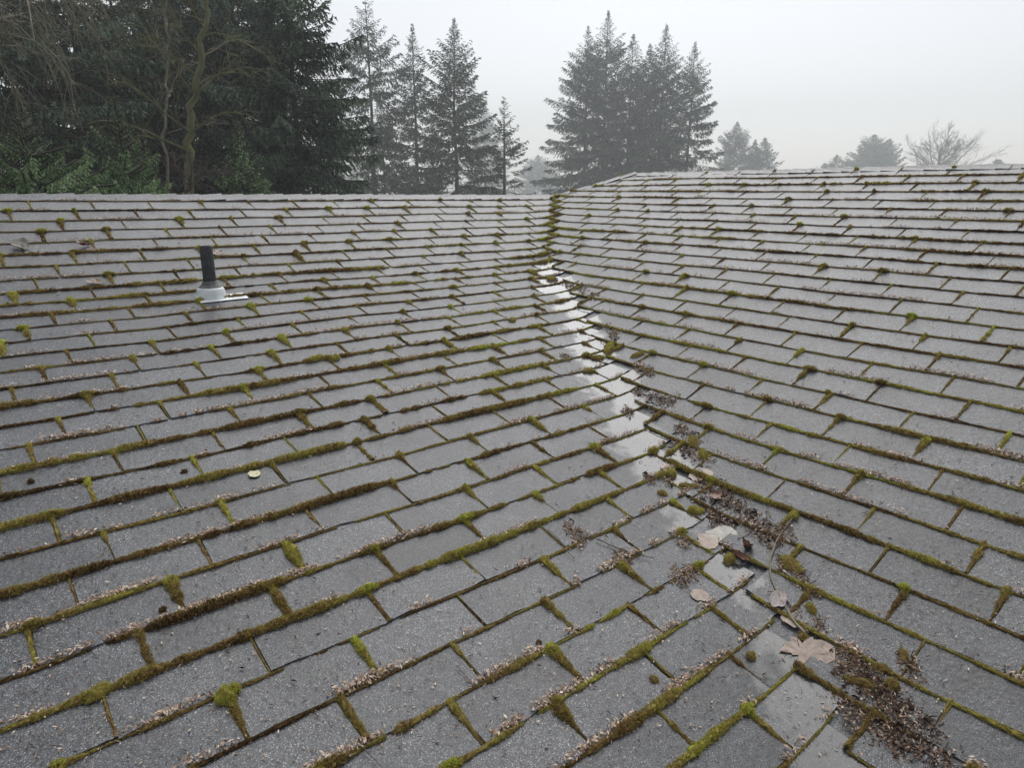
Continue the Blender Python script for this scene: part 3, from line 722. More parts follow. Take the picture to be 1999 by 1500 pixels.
def tube(P, R, seg=6):
    P = np.asarray(P, float); n = len(P); T = np.gradient(P, axis=0); T /= np.linalg.norm(T, axis=1, keepdims=True) + 1e-12
    ref = np.array([0, 0, 1.0]) if abs(T[:, 2]).mean() < 0.8 else np.array([1.0, 0, 0])
    A = np.cross(T, ref); A /= np.linalg.norm(A, axis=1, keepdims=True) + 1e-12; B = np.cross(T, A)
    a = np.linspace(0, 2 * math.pi, seg, endpoint=False); R = np.broadcast_to(R, (n,))
    V = P[:, None] + (A[:, None] * np.cos(a)[None, :, None] + B[:, None] * np.sin(a)[None, :, None]) * R[:, None, None]
    i = np.arange(n * seg).reshape(n, seg); F = np.stack([i[:-1], np.roll(i, -1, 1)[:-1], np.roll(i, -1, 1)[1:], i[1:]], -1).reshape(-1, 4)
    return V.reshape(-1, 3), F
vdir = math.atan2(0.78, 0.62)
leaf(1570, 1285, MAPLE, 0.095, vdir + 1.35, MAT['leaf_tan'], 'large tan maple leaf lying flat and wet in the lower valley', 0.02, petiole=0.55, seed=1)
leaf(1602, 1275, LOBED, 0.085, vdir + 0.6, MAT['leaf_tan'], 'tan leaf overlapping the large maple leaf, uphill of a litter drift', 0.02, petiole=0, seed=2)
leaf(1362, 1168, LOBED, 0.062, vdir + 2.6, MAT['leaf_tan'], 'small flat tan leaf with stalk alone on a bare shingle', 0.02, petiole=0.7, seed=3)
leaf(1520, 1173, OVAL, 0.082, vdir + 1.0, MAT['leaf_mauve'], 'mauve grey oval leaf beside the long curved twig', 0.12, 0.1, petiole=0, seed=4, lift=0.016)
leaf(1418, 1052, LOBED, 0.105, vdir - 0.3, MAT['leaf_pale'], 'bleached pale leaf plastered flat in the wet valley', 0.01, petiole=0.4, seed=5)
leaf(1383, 1062, LOBED, 0.085, vdir + 0.4, MAT['leaf_tan'], 'brownish leaf under the edge of the bleached pale leaf', 0.02, petiole=0, seed=6, lift=0.011)
leaf(1452, 1101, OVAL, 0.055, vdir - 0.6, MAT['leaf_rust'], 'curled dark brown leaf next to a round moss cushion', 0.9, 0.6, petiole=0.3, seed=7)
leaf(1460, 1076, LOBED, 0.038, vdir + 0.5, MAT['leaf_rust'], 'small upright rust-coloured leaf at the end of a twig', 1.2, 0.5, petiole=0.3, seed=8)
leaf(1368, 930, LOBED, 0.10, vdir + 0.9, MAT['leaf_tan'], 'flat tan leaf between two moss clumps in the mid valley', 0.03, petiole=0.3, seed=9)
leaf(1300, 917, LOBED, 0.06, vdir + 2.4, MAT['leaf_tan'], 'thin tan leaf pressed on the wet shingle beside green moss knobs', 0.02, petiole=0, seed=10)
leaf(1395, 978, LOBED, 0.05, vdir + 1.9, MAT['leaf_rust'], 'orange brown leaf on top of the litter drift in the mid valley', 0.35, petiole=0, seed=11, lift=0.02)
leaf(1250, 716, LOBED, 0.05, vdir + 0.2, MAT['leaf_rust'], 'reddish leaf lying where the upper valley turns shiny', 0.3, petiole=0, seed=12)
leaf(1540, 1212, LOBED, 0.055, vdir + 1.7, MAT['leaf_tan'], 'torn tan leaf below the mauve oval leaf', 0.05, petiole=0, seed=13)
leaf(1735, 1475, LOBED, 0.06, vdir + 1.2, MAT['leaf_tan'], 'drowned tan leaf at the bottom edge of the valley', 0.02, petiole=0, seed=14, lift=0.009)
leaf(500, 932, LOBED, 0.040, 0.6, MAT['leaf_yellow'], 'small yellow leaf scrap on a shingle of the vent pipe slope', 0.08, petiole=0, seed=15)
leaf(44, 488, LOBED, 0.085, 0.9, MAT['leaf_pale'], 'whitish crumpled leaf caught near the low ridge', 0.5, 0.3, petiole=0.3, seed=16)
leaf(168, 484, OVAL, 0.075, 2.0, MAT['leaf_rust'], 'dark brown curled leaf caught near the low ridge', 0.8, 0.5, petiole=0.3, seed=17)
leaf(190, 557, LOBED, 0.07, 1.4, MAT['leaf_tan'], 'pale tan leaf on a moss line uphill of the vent pipe', 0.3, 0.2, petiole=0.3, seed=18)
leaf(423, 499, LOBED, 0.075, 0.2, MAT['leaf_tan'], 'tan leaf just behind the top of the vent pipe', 0.25, 0.2, petiole=0, seed=19)
leaf(1368, 383, OVAL, 0.055, 0.3, MAT['leaf_yellow'], 'small yellowish leaf on the slope below the high ridge', 0.4, 0.2, petiole=0, seed=20)

def twig(pix, r0, r1, label, mat, sides=(), lift=0.014, bow=0.0):
    pts = np.array([hit(*q) for q in pix]); tt = np.linspace(0, len(pts) - 1, 8 * (len(pts) - 1) + 1)
    i = np.clip(tt.astype(int), 0, len(pts) - 2); fr = (tt - i)[:, None]
    p0 = pts[np.maximum(i - 1, 0)]; p1 = pts[i]; p2 = pts[i + 1]; p3 = pts[np.minimum(i + 2, len(pts) - 1)]
    C = 0.5 * (2 * p1 + (p2 - p0) * fr + (2 * p0 - 5 * p1 + 4 * p2 - p3) * fr ** 2 + (3 * p1 - p0 - 3 * p2 + p3) * fr ** 3)
    n = len(C); s = np.linspace(0, 1, n); C[:, 2] = base(C[:, 0], C[:, 1]) + lift + bow * np.sin(math.pi * s) + 0.001 * vnoise(s * 30, s * 0, 3)
    C[:, :2] += 0.0012 * np.stack([vnoise(s * 18, s * 0 + 3, 4), vnoise(s * 18, s * 0 + 9, 5)], -1)
    th = tag(empty('twig', C[0]), label, 'twig', 'fallen twigs on the roof')
    rr_ = np.linspace(r0, r1, n) * (1 + 0.2 * vnoise(s * 25, s * 0 + 1, 7)); V, F = tube(C, rr_, 7); obj('stem', V, F, mat, th, smooth=True)
    for (f_, du, dv, L) in sides:
        k = int(f_ * (n - 1)); q = C[k]; d = np.array([du, dv, 0.25]); d /= np.linalg.norm(d); ss = np.linspace(0, 1, 6)[:, None]
        B = q + d * L * ss; B[:, 2] = np.maximum(B[:, 2] * 0.4 + 0.6 * (base(B[:, 0], B[:, 1]) + lift), base(B[:, 0], B[:, 1]) + 0.008)
        V, F = tube(B, np.linspace(rr_[k] * 0.6, r1 * 0.5, 6), 5); obj('side_shoot', V, F, mat, th)
twig([(1556, 1008), (1522, 1052), (1504, 1098), (1506, 1140), (1528, 1185), (1545, 1215), (1570, 1245)], 0.0022, 0.0045, 'long curved twig lying along the lower valley', MAT['twig_bark'], [(0.35, 1, 0.3, 0.05), (0.6, -0.6, 0.5, 0.03)])
twig([(1165, 1060), (1205, 1078), (1235, 1087), (1275, 1098)], 0.002, 0.001, 'thin dark twig between two litter bunches beside the valley', MAT['brown_twig'], [(0.3, 0.2, 1, 0.03), (0.7, 0.6, -0.7, 0.04)])
twig([(1070, 1042), (1092, 1062), (1098, 1075), (1122, 1098)], 0.0014, 0.0008, 'short bent dark twig crossing a mossy joint', MAT['brown_twig'], [(0.4, -1, 0.3, 0.02)])
twig([(892, 1310), (912, 1333), (926, 1352)], 0.0013, 0.0008, 'short straight twig lying on a mid shingle', MAT['brown_twig'])
twig([(705, 1468), (728, 1490), (745, 1508)], 0.0012, 0.0007, 'dark twig beside a fat moss plug at the bottom edge', MAT['brown_twig'])
twig([(1440, 1085), (1412, 1100), (1436, 1086)], 0.0012, 0.0008, 'stub of twig reaching to the rust-coloured leaf', MAT['brown_twig'])

# ------------------------------------------------------------------ single moss clumps
def clump(u, v, rx, ry, ang, h, tone, label, seed, lift=0.006):
    rng = np.random.default_rng(seed + 600); P = hit(u, v); e, f, n = frame_at(P, ang); mb = MB()
    na, nr = 22, 6; a = np.linspace(0, 2 * math.pi, na, endpoint=False); V = []
    def srf(A, q):
        lump = 1 + 0.22 * vnoise(np.cos(A) * 2.2 + seed, np.sin(A) * 2.2 + q * 1.5, 3)
        r_ = np.sin(q * math.pi / 2) * lump; hh = np.cos(q * math.pi / 2) ** 0.8 * (1 + 0.35 * vnoise(np.cos(A) * q * 4 + seed, np.sin(A) * q * 4, 5))
        x = P[0] + e[0] * rx * r_ * np.cos(A) + f[0] * ry * r_ * np.sin(A); y = P[1] + e[1] * rx * r_ * np.cos(A) + f[1] * ry * r_ * np.sin(A)
        return np.stack([x, y, base(x, y) + lift + h * hh], -1)
    for q in np.linspace(0.06, 1.0, nr): V.append(srf(a, np.full(na, q)))
    V = np.concatenate(V + [srf(np.zeros(1), np.zeros(1))]); i = np.arange(na * nr).reshape(nr, na)
    Q = np.stack([i[:-1], i[1:], np.roll(i, -1, 1)[1:], np.roll(i, -1, 1)[:-1]], -1).reshape(-1, 4)
    T3 = np.stack([np.full(na, na * nr), i[0], np.roll(i[0], -1)], -1)
    tn = np.full(len(V), tone - 0.16)
    mb.add(V, Q, tone=tn); mb.T.append(T3)
    D = np.linalg.norm(P - CAM); nb = int(np.clip(rx * ry * 3.2 / (0.0022 * max(1, D / 2.0)) ** 2, 60, 2600))
    A = rng.uniform(0, 2 * math.pi, nb); q = np.sqrt(rng.random(nb)) * 0.98; Pq = srf(A, q)
    nn = n[None] * np.cos(q * 1.4)[:, None] + (e[None] * np.cos(A)[:, None] + f[None] * np.sin(A)[:, None]) * np.sin(q * 1.4)[:, None]
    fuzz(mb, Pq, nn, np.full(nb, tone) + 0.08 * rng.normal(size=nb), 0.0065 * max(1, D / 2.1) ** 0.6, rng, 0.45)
    o = mb.build('moss_clump', MAT['moss'], None, at=P); tag(o, label, 'moss clump', 'loose moss clumps')
CL = [(1188, 682, .075, .026, vdir - 0.5, .022, .80, 'bright green long moss clump across the upper shiny valley'),
 (1243, 697, .05, .02, vdir - 1.3, .018, .66, 'green moss clump at the start of a course beside the upper valley'),
 (1168, 702, .045, .02, vdir - 1.2, .02, .68, 'green moss knob at the end of a course left of the shiny valley'),
 (1150, 728, .04, .016, vdir + 1.9, .018, .68, 'leaning green moss roll on the wet end of a shingle'),
 (1076, 547, .05, .03, 0.2, .026, .72, 'yellow green moss mound in the upper valley above a litter patch'),
 (1000, 628, .035, .022, 0.2, .018, .66, 'moss mound sitting mid shingle left of the upper valley'),
 (1352, 868, .045, .028, vdir - 0.3, .022, .62, 'moss clump on the litter where a steep course begins'),
 (1372, 893, .03, .024, 0.8, .022, .74, 'rounded green moss clump above the flat tan leaf'),
 (1310, 930, .032, .026, vdir, .026, .78, 'knobbly green moss cluster beside the thin tan leaf'),
 (1345, 955, .05, .016, vdir - 1.9, .018, .66, 'moss roll along a joint beside the flat tan leaf'),
 (1293, 968, .024, .015, vdir - 1.8, .014, .62, 'lone oval moss tuft with a stalk on a bare shingle'),
 (1357, 1003, .04, .02, vdir - 1.8, .022, .78, 'bright green moss cushion at the left foot of a litter drift'),
 (1424, 1098, .028, .022, 0.4, .024, .66, 'round green moss cushion next to the curled dark brown leaf'),
 (1548, 1013, .022, .020, 0.3, .022, .84, 'bright green moss ball at the upper end of the long twig'),
 (1545, 1110, .055, .026, vdir + 0.3, .022, .62, 'thick olive moss clump right beside the long curved twig'),
 (1583, 1195, .030, .014, vdir + 0.2, .018, .68, 'green moss plug right of the mauve oval leaf'),
 (1567, 1250, .014, .018, vdir, .016, .55, 'brown moss knob above the large maple leaf'),
 (1466, 1287, .017, .016, 0.2, .017, .58, 'round moss ball on a dark shingle edge below the small flat tan leaf'),
 (1762, 1286, .022, .014, 0.6, .017, .56, 'loose moss tuft on a steep slope shingle near pale litter'),
 (1740, 1345, .020, .022, 0.6, .022, .55, 'dark moss tuft in the litter above the biggest drift'),
 (1678, 1340, .055, .014, vdir - 2.2, .014, .52, 'moss roll at the lower side of a litter drift below the maple leaf'),
 (1720, 1312, .030, .014, vdir - 2.1, .014, .55, 'moss roll under a steep slope shingle edge above a litter drift'),
 (1277, 1333, .014, .016, 0.3, .008, .46, 'flat grey green moss button on a near shingle'),
 (318, 1198, .0105, .0105, 0.3, .012, .16, 'brown moss pellet on a shingle in the lower half near the left side'),
 (1052, 1261, .008, .008, 0.3, .009, .30, 'dark tiny moss pellet on a near shingle below the mid rows'),
 (61, 946, .012, .011, 0.3, .011, .2, 'brown moss pellet near the left edge of the picture'),
 (360, 926, .013, .010, 0.3, .009, .14, 'dark brown moss pellet two shingles from the yellow leaf scrap'),
 (618, 704, .045, .022, 0.2, .02, .86, 'bright lime moss mat on two shingle edges in the middle rows'),
 (655, 704, .026, .020, 0.2, .024, .88, 'lime green moss dome beside the bright moss mat'),
 (440, 1368, .028, .024, 0.3, .026, .84, 'vivid green moss dome on a joint near the bottom edge'),
 (190, 1362, .036, .018, 0.35, .020, .72, 'green moss mat over a joint near the lower left corner')]
for i, (u, v, rx, ry, an, h, tn, lab) in enumerate(CL): clump(u, v, rx * 0.8, ry * 0.8, an, h * 0.85, tn, lab, i)
#TREES
# ------------------------------------------------------------------ trees
def place(u, v, D):
    d = ray(u, v); h = math.hypot(d[0], d[1])
    return np.array([d[0] / h * D, d[1] / h * D, 0.0]), ZC + D * d[2] / h
def unit(v): return v / (np.sqrt((v * v).sum(1, keepdims=True)) + 1e-9)
def cross3(a, b): return np.stack([a[:, 1] * b[:, 2] - a[:, 2] * b[:, 1], a[:, 2] * b[:, 0] - a[:, 0] * b[:, 2], a[:, 0] * b[:, 1] - a[:, 1] * b[:, 0]], 1)
def sprays(mb, C, dirs, side, L, nbs, scl, rng, leafl, leafw, hang, tone0):
    """needle sprays along limbs: C points, dirs limb direction, side side vector, L twig length and nbs blades at each point"""
    for sg in (-1, 1):
        n = len(C); fan = rng.uniform(0.35, 1.0, n)[:, None]
        td = dirs * (1 - 0.45 * fan) + side * sg * fan; td[:, 2] -= hang * rng.uniform(0.3, 1.3, n); td = unit(td)
        for k in range(int(nbs.max())):
            m_ = nbs > k; n = int(m_.sum()); t_ = td[m_]; l_ = L[m_]
            f_ = (k + rng.random(n)) / nbs[m_]
            B = C[m_] + t_ * (l_ * f_)[:, None]; B[:, 2] -= hang * 0.35 * l_ * f_ ** 2
            ld = t_ + rng.normal(0, 0.42, (n, 3)); ld[:, 2] -= hang * 0.7; ld = unit(ld)
            sd_ = unit(cross3(ld, rng.normal(0, 1, (n, 3)) + [0, 0, 1.2]))
            ll = leafl * scl[m_] * rng.uniform(0.6, 1.35, n); lw = leafw * scl[m_] * rng.uniform(0.6, 1.4, n)
            V = np.stack([B - sd_ * lw[:, None] * 0.6, B + sd_ * lw[:, None] * 0.6, B + ld * ll[:, None]], 1).reshape(-1, 3)
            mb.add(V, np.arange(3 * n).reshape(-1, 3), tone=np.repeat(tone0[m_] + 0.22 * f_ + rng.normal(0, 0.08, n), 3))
def conifer(name, label, u, v, D, hw, group, seed, mat='needle_green', power=0.85, dens=1.0, gap=1.0, hang=0.45, up=0.5, bare=0.06, leaf=1.0, irregular=0.25, lean=0.0, cat='conifer', trunkw=1.0, hmin=-1.0, full=0.0):
    rng = np.random.default_rng(seed); P, H = place(u, v, D); R = hw / FPX * D * 1.06
    th = tag(empty(name, P), label, cat, group)
    r0 = (0.012 * H + 0.02) * trunkw; zz = np.linspace(-0.2, H, 14); tp = np.stack([0.10 * vnoise(zz * 0.15, zz * 0 + seed, 3) + lean * zz, 0.10 * vnoise(zz * 0.15, zz * 0 + seed + 5, 3), zz], -1); tp[:, :2] -= tp[0, :2]
    mb = MB(); acc = []; leafl = 0.0040 * D * leaf + (0.012 if D < 21 else 0.03); leafw = leafl * (0.42 if D < 40 else 0.36); NT = 0
    h = max(bare * H, hmin); wood = MB(); V, F = tube(tp + P, np.linspace(r0, 0.012, 14), 8); wood.add(V, F)
    azi = rng.uniform(0, 6.28); limb_s = []
    while h < H * 0.992:
        t_ = (h - bare * H) / (H * (1 - bare)); t_ = max(t_, 0)
        rad = R * (max(1 - t_, 0.0) ** power) * min(1, 0.22 + 0.78 * (1 - t_) / 0.22) + 0.03 * R * (1 - t_)
        if t_ > 0.12 or full: pass
        else: rad *= 0.72 + 0.28 * t_ / 0.12
        nbr = rng.integers(4, 7)
        for k in range(nbr):
            azi += 2.399 + rng.normal(0, 0.35)
            L = rad * np.clip(1 + irregular * rng.normal() , 0.35, 1.55)
            L = max(L, 0.05 * R * (1 - t_) + 0.10)
            if rng.random() > dens: continue
            e = np.array([math.cos(azi), math.sin(azi), 0.0]); sd_ = np.array([-e[1], e[0], 0.0])
            el = up * (t_ ** 1.2) * 1.5 - (1 - t_) * 0.35 * hang * 1.6 + rng.normal(0, 0.09)
            ns = max(4, int(L / (leafl * 0.62))); s = np.linspace(0.06, 1.0, ns)
            C = np.outer(s * L, e); C[:, 2] = L * (el * s - hang * 0.42 * s ** 2 * (1 - 0.5 * t_) + 0.22 * s ** 3)
            C += sd_ * (0.06 * L * vnoise(s * 3, s * 0 + azi, 5))[:, None]
            b0 = P + [0, 0, h + rng.normal(0, 0.08)] + np.r_[np.interp(h, zz, tp[:, 0]), np.interp(h, zz, tp[:, 1]), 0]
            C = C + b0; dr = np.gradient(C, axis=0); dr /= np.linalg.norm(dr, axis=1, keepdims=True)
            keep = s > 0.1 + 0.18 * (1 - t_)
            Lt = (0.26 * L * (1.05 - s) ** 0.8 * (0.4 + 0.9 * np.minimum(s * 2.2, 1)) + leafl * 0.6 * min(1, 0.3 + 2.2 * (1 - t_)))
            kn = int(keep.sum()); acc.append((C[keep], dr[keep], np.repeat(sd_[None], kn, 0), Lt[keep], np.full(kn, max(2, round(Lt[keep].mean() / (leafl * 0.42)))), np.full(kn, 0.36 + 0.22 * rng.normal()), np.full(kn, min(1, 0.4 + 2.2 * (1 - t_)))))
            V, F = tube(C[::max(1, ns // 4)] if ns > 8 else C[[0, ns // 2, -1]], 0.012 + 0.006 * L * 0.5, 3); wood.add(V, F)
        h += (0.30 + 0.020 * H * (1 - t_) + 0.05 * rng.random()) * gap * (0.55 + 0.45 * min(1, R / 2.5))
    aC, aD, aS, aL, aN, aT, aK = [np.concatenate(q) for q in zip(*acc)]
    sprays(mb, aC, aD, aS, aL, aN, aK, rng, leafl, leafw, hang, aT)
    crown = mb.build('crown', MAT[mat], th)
    wood.build('trunk', MAT['bark'], th, smooth=True)
    return th

MAT['pale_twig'] = noisy('pale_twig', (0.20, 0.19, 0.17), (0.30, 0.285, 0.26), 1.0, 0.9)
def bare_tree(name, label, trunk_pix, D, r0, r1, group, seed, mat, n1=14, len1=2.6, n2=9, n3=6, droop=0.15, spread=0.9, start=0.25, cat='bare tree', curve=0.4, depth=0.0, rmin=0.006, upb=0.35, base_ext=True, vert=0.45):
    rng = np.random.default_rng(seed); pts = []
    for (u, v) in trunk_pix:
        P, z = place(u, v, D); pts.append([P[0], P[1], z])
    pts = np.array(pts)
    if base_ext: pts = np.r_[[[pts[0, 0], pts[0, 1], -0.1]], pts]
    tt = np.linspace(0, len(pts) - 1, 30); C = np.stack([np.interp(tt, np.arange(len(pts)), pts[:, i]) for i in range(3)], -1)
    for _ in range(4): C[1:-1] = (C[:-2] + 2 * C[1:-1] + C[2:]) / 4
    C[1:-1, :2] += 0.05 * rng.normal(size=(28, 2)); rr_ = np.linspace(r0, r1, 30)
    org = np.array([pts[0, 0], pts[0, 1], 0.0]); th = tag(empty(name, org), label, cat, group)
    V, F = tube(C, rr_, 9); obj('trunk', V, F, MAT[mat], th, smooth=True)
    br = MB()
    def grow(p, d, L, r, lev):
        n = 9 if lev < 2 else 5; seg = L / n; q = [p]; dd = d.copy(); tw = rng.normal(0, 1, 3) * curve * 0.25
        for i in range(n):
            dd = dd + tw * seg / L * 2 + rng.normal(0, 0.10, 3); dd[2] -= droop * (i / n) * 0.55; dd[2] += upb * 0.12 * (1 - i / n); dd /= np.linalg.norm(dd); q.append(q[-1] + dd * seg)
        q = np.array(q); V, F = tube(q, np.maximum(np.linspace(r, r * 0.35, n + 1), rmin * 0.6), 5 if lev < 1 else 3); br.add(V, F)
        if lev >= 2: return
        cnt = n2 if lev == 0 else n3
        for k in range(cnt):
            f_ = rng.uniform(0.18, 1.0); i = min(int(f_ * n), n - 1); pp = q[i] + (q[i + 1] - q[i]) * (f_ * n - i)
            ax = rng.normal(0, 1, 3); nd = (q[i + 1] - q[i]) / seg; nd = nd + ax * spread * 0.6; nd[2] += 0.1; nd /= np.linalg.norm(nd)
            grow(pp, nd, L * (0.34 + 0.25 * rng.random()) * (1.15 - 0.5 * f_), max(r * 0.42 * (1 - 0.4 * f_), rmin), lev + 1)
    for k in range(n1):
        f_ = start + (1 - start) * (k + rng.random()) / n1; i = min(int(f_ * 29), 28); a = rng.uniform(0, 6.28)
        d = np.array([math.cos(a), math.sin(a), vert + 0.5 * f_ + rng.normal(0, 0.2)]); d /= np.linalg.norm(d)
        grow(C[i], d, len1 * rng.uniform(0.6, 1.3) * (1.2 - 0.6 * f_), max(rr_[i] * 0.36, rmin * 1.5), 0)
    br.build('branches', MAT[mat], th)
    return th

GL = 'dense conifers close behind the low ridge'
conifer('spruce_tree', 'tall dark spruce closing the dense wood on its sky side', 545, -190, 24.8, 165, GL, 1, power=0.62, gap=0.62, hang=0.75, up=0.25, leaf=0.95, irregular=0.18, hmin=2.5)
conifer('spruce_tree', 'dark spruce directly behind the mossy leaning trunk', 430, -230, 28.5, 170, GL, 2, power=0.6, gap=0.62, hang=0.8, up=0.25, leaf=0.95, irregular=0.22, hmin=2.5)
conifer('spruce_tree', 'dark spruce left of the mossy leaning trunk', 270, -210, 27.0, 150, GL, 3, power=0.6, gap=0.66, hang=0.8, up=0.25, leaf=0.95, irregular=0.25, hmin=2.5)
conifer('spruce_tree', 'dark spruce behind the hanging bare twigs', 110, -200, 24.8, 170, GL, 4, power=0.6, gap=0.64, hang=0.85, up=0.2, leaf=0.95, irregular=0.25, hmin=2.5)
conifer('spruce_tree', 'leftmost dark spruce, cut by the picture edge', -70, -190, 23.4, 170, GL, 5, power=0.6, gap=0.66, hang=0.8, up=0.2, leaf=0.95, irregular=0.25, hmin=2.5)
conifer('hemlock_tree', 'green feathery hemlock rising just over the low ridge at the far left', 40, 225, 12.6, 190, 'small green conifers just over the low ridge', 6, 'needle_bright', power=0.42, gap=0.25, hang=0.9, up=0.35, leaf=0.85, irregular=0.3, hmin=2.2)
conifer('hemlock_tree', 'green hemlock whose tip points up beside the bare twigs', 232, 195, 14.1, 105, 'small green conifers just over the low ridge', 7, 'needle_bright', power=0.6, gap=0.27, hang=0.9, up=0.5, leaf=0.85, irregular=0.35, hmin=2.2)
conifer('hemlock_tree', 'low hemlock between the pointed green hemlock and the thin leafless tree', 272, 275, 14.8, 62, 'small green conifers just over the low ridge', 8, 'needle_bright', power=0.55, gap=0.28, hang=0.9, up=0.4, leaf=0.85, irregular=0.3, hmin=2.2)
conifer('yew_tree', 'short yellowish green conifer right of the mossy leaning trunk', 470, 235, 18.5, 75, 'small green conifers just over the low ridge', 9, 'needle_bright', power=0.55, gap=0.34, hang=0.7, up=0.4, leaf=0.9, irregular=0.3, hmin=2.2)
conifer('spruce_tree', 'spruce seen in the gaps behind the dark spruce by the sky', 480, -160, 34.3, 150, GL, 10, power=0.55, gap=0.8, hang=0.8, up=0.25, leaf=1.0, irregular=0.25, hmin=3.0)
conifer('spruce_tree', 'spruce seen in the gaps behind the thin leafless tree', 345, -180, 33.6, 150, GL, 11, power=0.55, gap=0.8, hang=0.8, up=0.25, leaf=1.0, irregular=0.25, hmin=3.0)
conifer('spruce_tree', 'spruce seen in the gaps above the pointed green hemlock', 190, -180, 32.9, 150, GL, 12, power=0.55, gap=0.8, hang=0.8, up=0.25, leaf=1.0, irregular=0.25, hmin=3.0)
conifer('spruce_tree', 'spruce seen in the gaps behind the tan twigs in the corner', 30, -180, 32.1, 150, GL, 13, power=0.55, gap=0.8, hang=0.8, up=0.25, leaf=1.0, irregular=0.25, hmin=3.0)
GM = 'hazy firs in the middle of the skyline'
conifer('fir_tree', 'tall thin fir with see-through crown reaching the top of the picture', 712, -22, 82, 72, GM, 20, leaf=0.85, power=0.50, dens=0.84, gap=0.95, hang=0.6, up=0.3, irregular=0.4)
conifer('fir_tree', 'bushy lower fir wrapped round the foot of the tall thin fir', 742, 195, 80, 42, GM, 21, leaf=0.85, power=0.5, gap=0.8, hang=0.5, irregular=0.2)
conifer('fir_tree', 'narrow open fir between the tall thin fir and the broad fir', 806, 45, 88, 62, GM, 22, leaf=0.85, power=0.72, dens=0.92, gap=0.75, hang=0.5, irregular=0.32)
conifer('fir_tree', 'broad cone-shaped fir with a sharp tip and long lower limbs', 884, 35, 78, 92, GM, 23, leaf=0.85, power=0.72, dens=0.95, gap=0.72, hang=0.5, up=0.6, irregular=0.25)
conifer('fir_tree', 'small sparse fir with a pale bare trunk beside the sky gap', 984, 190, 75, 44, GM, 24, leaf=0.85, power=0.6, dens=0.75, gap=0.9, hang=0.4, irregular=0.3, trunkw=1.4)
GR = 'hazy firs above the junction of the two roofs'
conifer('fir_tree', 'big fir with sweeping limbs at the sky gap side of the clump', 1150, 48, 134, 80, GR, 30, power=0.70, dens=0.88, gap=0.85, leaf=0.75, hang=0.6, up=0.4, irregular=0.28)
conifer('fir_tree', 'tallest pointed fir of the clump above the roof junction', 1188, 18, 139, 76, GR, 31, power=0.70, dens=0.88, gap=0.85, leaf=0.75, hang=0.6, irregular=0.26)
conifer('fir_tree', 'inner fir of the clump, second to the right of the tallest', 1236, 64, 137, 62, GR, 32, power=0.63, dens=0.88, gap=0.85, leaf=0.75, hang=0.6, irregular=0.3)
conifer('fir_tree', 'shorter inner fir filling the dip of the clump', 1268, 84, 141, 55, GR, 33, power=0.58, dens=0.88, gap=0.85, leaf=0.75, hang=0.6, irregular=0.3)
conifer('fir_tree', 'second tallest fir, toward the open-sky end of the clump', 1302, 44, 136, 62, GR, 34, power=0.68, dens=0.88, gap=0.85, leaf=0.75, hang=0.6, irregular=0.3)
conifer('fir_tree', 'narrow fir standing at the open-sky end of the clump', 1358, 78, 133, 58, GR, 35, power=0.63, dens=0.88, gap=0.85, leaf=0.75, hang=0.6, irregular=0.3)
GF = 'faint distant trees'
conifer('fir_tree', 'faint distant fir behind the broad cone-shaped fir', 946, 200, 378, 48, GF, 40, leaf=0.6, gap=1.1)
conifer('fir_tree', 'pale distant fir standing low in the sky gap', 1050, 302, 396, 48, GF, 41, leaf=0.6, gap=1.0)
conifer('fir_tree', 'faint distant fir between the dark spruce and the tall thin fir', 662, 180, 386, 46, GF, 42, leaf=0.6, gap=1.1)
conifer('fir_tree', 'hazy small fir just past the big clump, largest of its trio', 1440, 236, 270, 44, GF, 43, leaf=0.6, power=0.75, gap=0.8)
conifer('fir_tree', 'hazy thin fir in the middle of the small trio', 1474, 272, 298, 24, GF, 44, leaf=0.6, power=0.7, gap=0.8)
conifer('fir_tree', 'hazy conical fir at the outer end of the small trio', 1494, 268, 278, 30, GF, 45, leaf=0.6, power=0.6, gap=0.8)
conifer('fir_tree', 'tiny faint fir alone over the middle of the high ridge', 1634, 302, 360, 20, GF, 46, leaf=0.6, power=0.5, gap=0.9)
conifer('cedar_tree', 'tiny rounded faint tree touching the tiny faint fir', 1611, 318, 370, 15, GF, 47, leaf=0.6, power=0.4, gap=0.9)
conifer('cedar_tree', 'pale broad bushy tree left of the bare round-headed tree', 1708, 262, 360, 44, GF, 48, leaf=0.6, power=0.6, gap=0.75)
conifer('cedar_tree', 'pale narrower tree between the broad bushy one and the bare tree', 1738, 272, 367, 24, GF, 49, leaf=0.6, power=0.45, gap=0.8)
conifer('cedar_tree', 'tiniest faint tree at the right end of the high ridge', 1949, 311, 386, 15, GF, 50, power=0.45, gap=0.9)
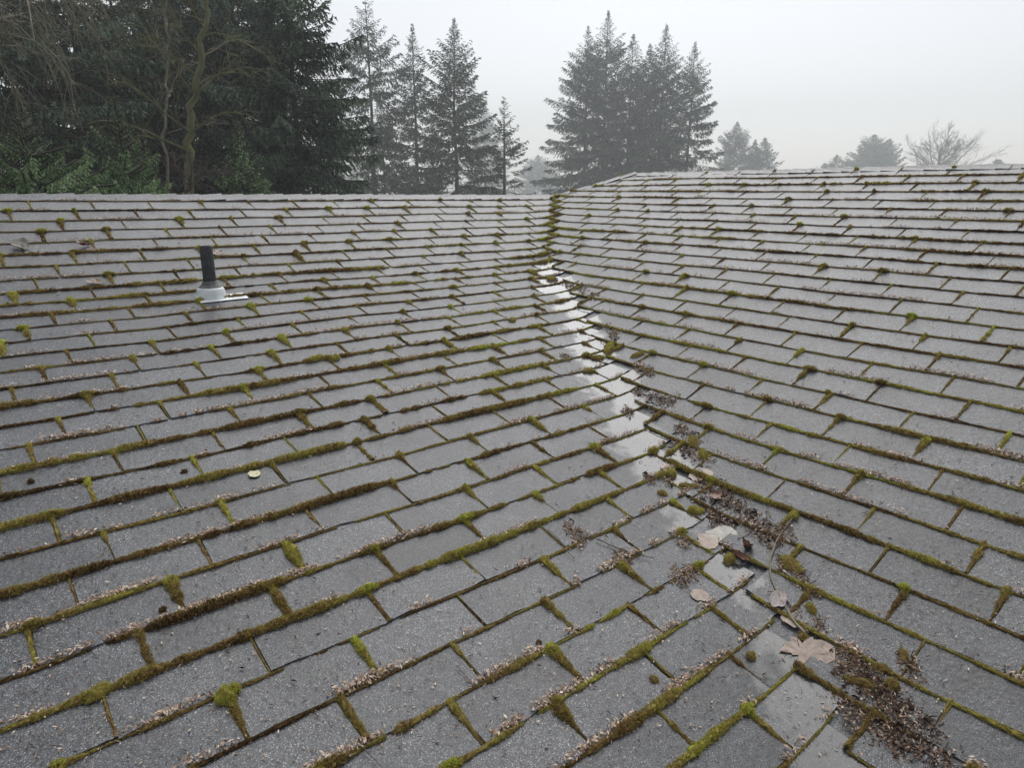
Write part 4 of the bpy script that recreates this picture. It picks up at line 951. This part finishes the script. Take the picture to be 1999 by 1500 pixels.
# leafless trees
bare_tree('bare_maple', 'leafless tree with thick yellow-green mossy leaning trunk', [(362, 330), (370, 235), (392, 120), (404, 20), (408, -60)], 18.5, 0.115, 0.035, 'leafless trees', 60, 'mossy_bark', n1=16, len1=2.1, n2=7, n3=5, droop=0.35, start=0.28, rmin=0.007)
bare_tree('bare_maple', 'thin dark leafless tree left of the mossy leaning trunk', [(318, 300), (322, 200), (328, 100), (318, -30)], 21, 0.045, 0.022, 'leafless trees', 61, 'twig_bark', n1=9, len1=1.7, n2=5, n3=4, droop=0.3, start=0.3, rmin=0.007)
bare_tree('bare_maple', 'leafless tree hanging tan drooping twigs into the upper left corner', [(-150, 300), (-120, 150), (-70, 20), (10, -60), (90, -130)], 12.5, 0.11, 0.04, 'leafless trees', 62, 'twig_bark', n1=20, len1=2.6, n2=12, n3=6, droop=1.0, start=0.42, spread=1.0, rmin=0.0042, upb=0.1)
bare_tree('brush_shrub', 'tangle of brown leafless brush at the foot of the mossy trunk', [(365, 385), (372, 345)], 16.5, 0.05, 0.025, 'leafless trees', 63, 'brown_twig', n1=22, len1=1.2, n2=8, n3=5, droop=0.25, start=0.0, rmin=0.0045, cat='shrub')
bare_tree('bare_maple', 'pale leafless round-headed tree over the right half of the high ridge', [(1832, 345), (1834, 320), (1836, 292)], 250, 0.56, 0.2, 'leafless trees', 64, 'pale_twig', vert=0.12, n1=44, len1=12.5, n2=10, n3=8, droop=0.06, start=0.1, spread=0.85, rmin=0.026, upb=0.45)

# ------------------------------------------------------------------ haze
m = bpy.data.materials.new('haze'); m.use_nodes = True; t = m.node_tree; t.nodes.clear()
out = t.nodes.new('ShaderNodeOutputMaterial'); pv = t.nodes.new('ShaderNodeVolumePrincipled')
pv.inputs['Color'].default_value = (0.93, 0.95, 0.97, 1); pv.inputs['Density'].default_value = 0.0018; pv.inputs['Anisotropy'].default_value = 0.2
t.links.new(pv.outputs[0], out.inputs['Volume'])
V, F = box(-420, 420, -420, 420, -1.6, 60)
hz = obj('haze', V, F, m); tag(hz, 'pale winter haze hanging over the whole place', kind='stuff')
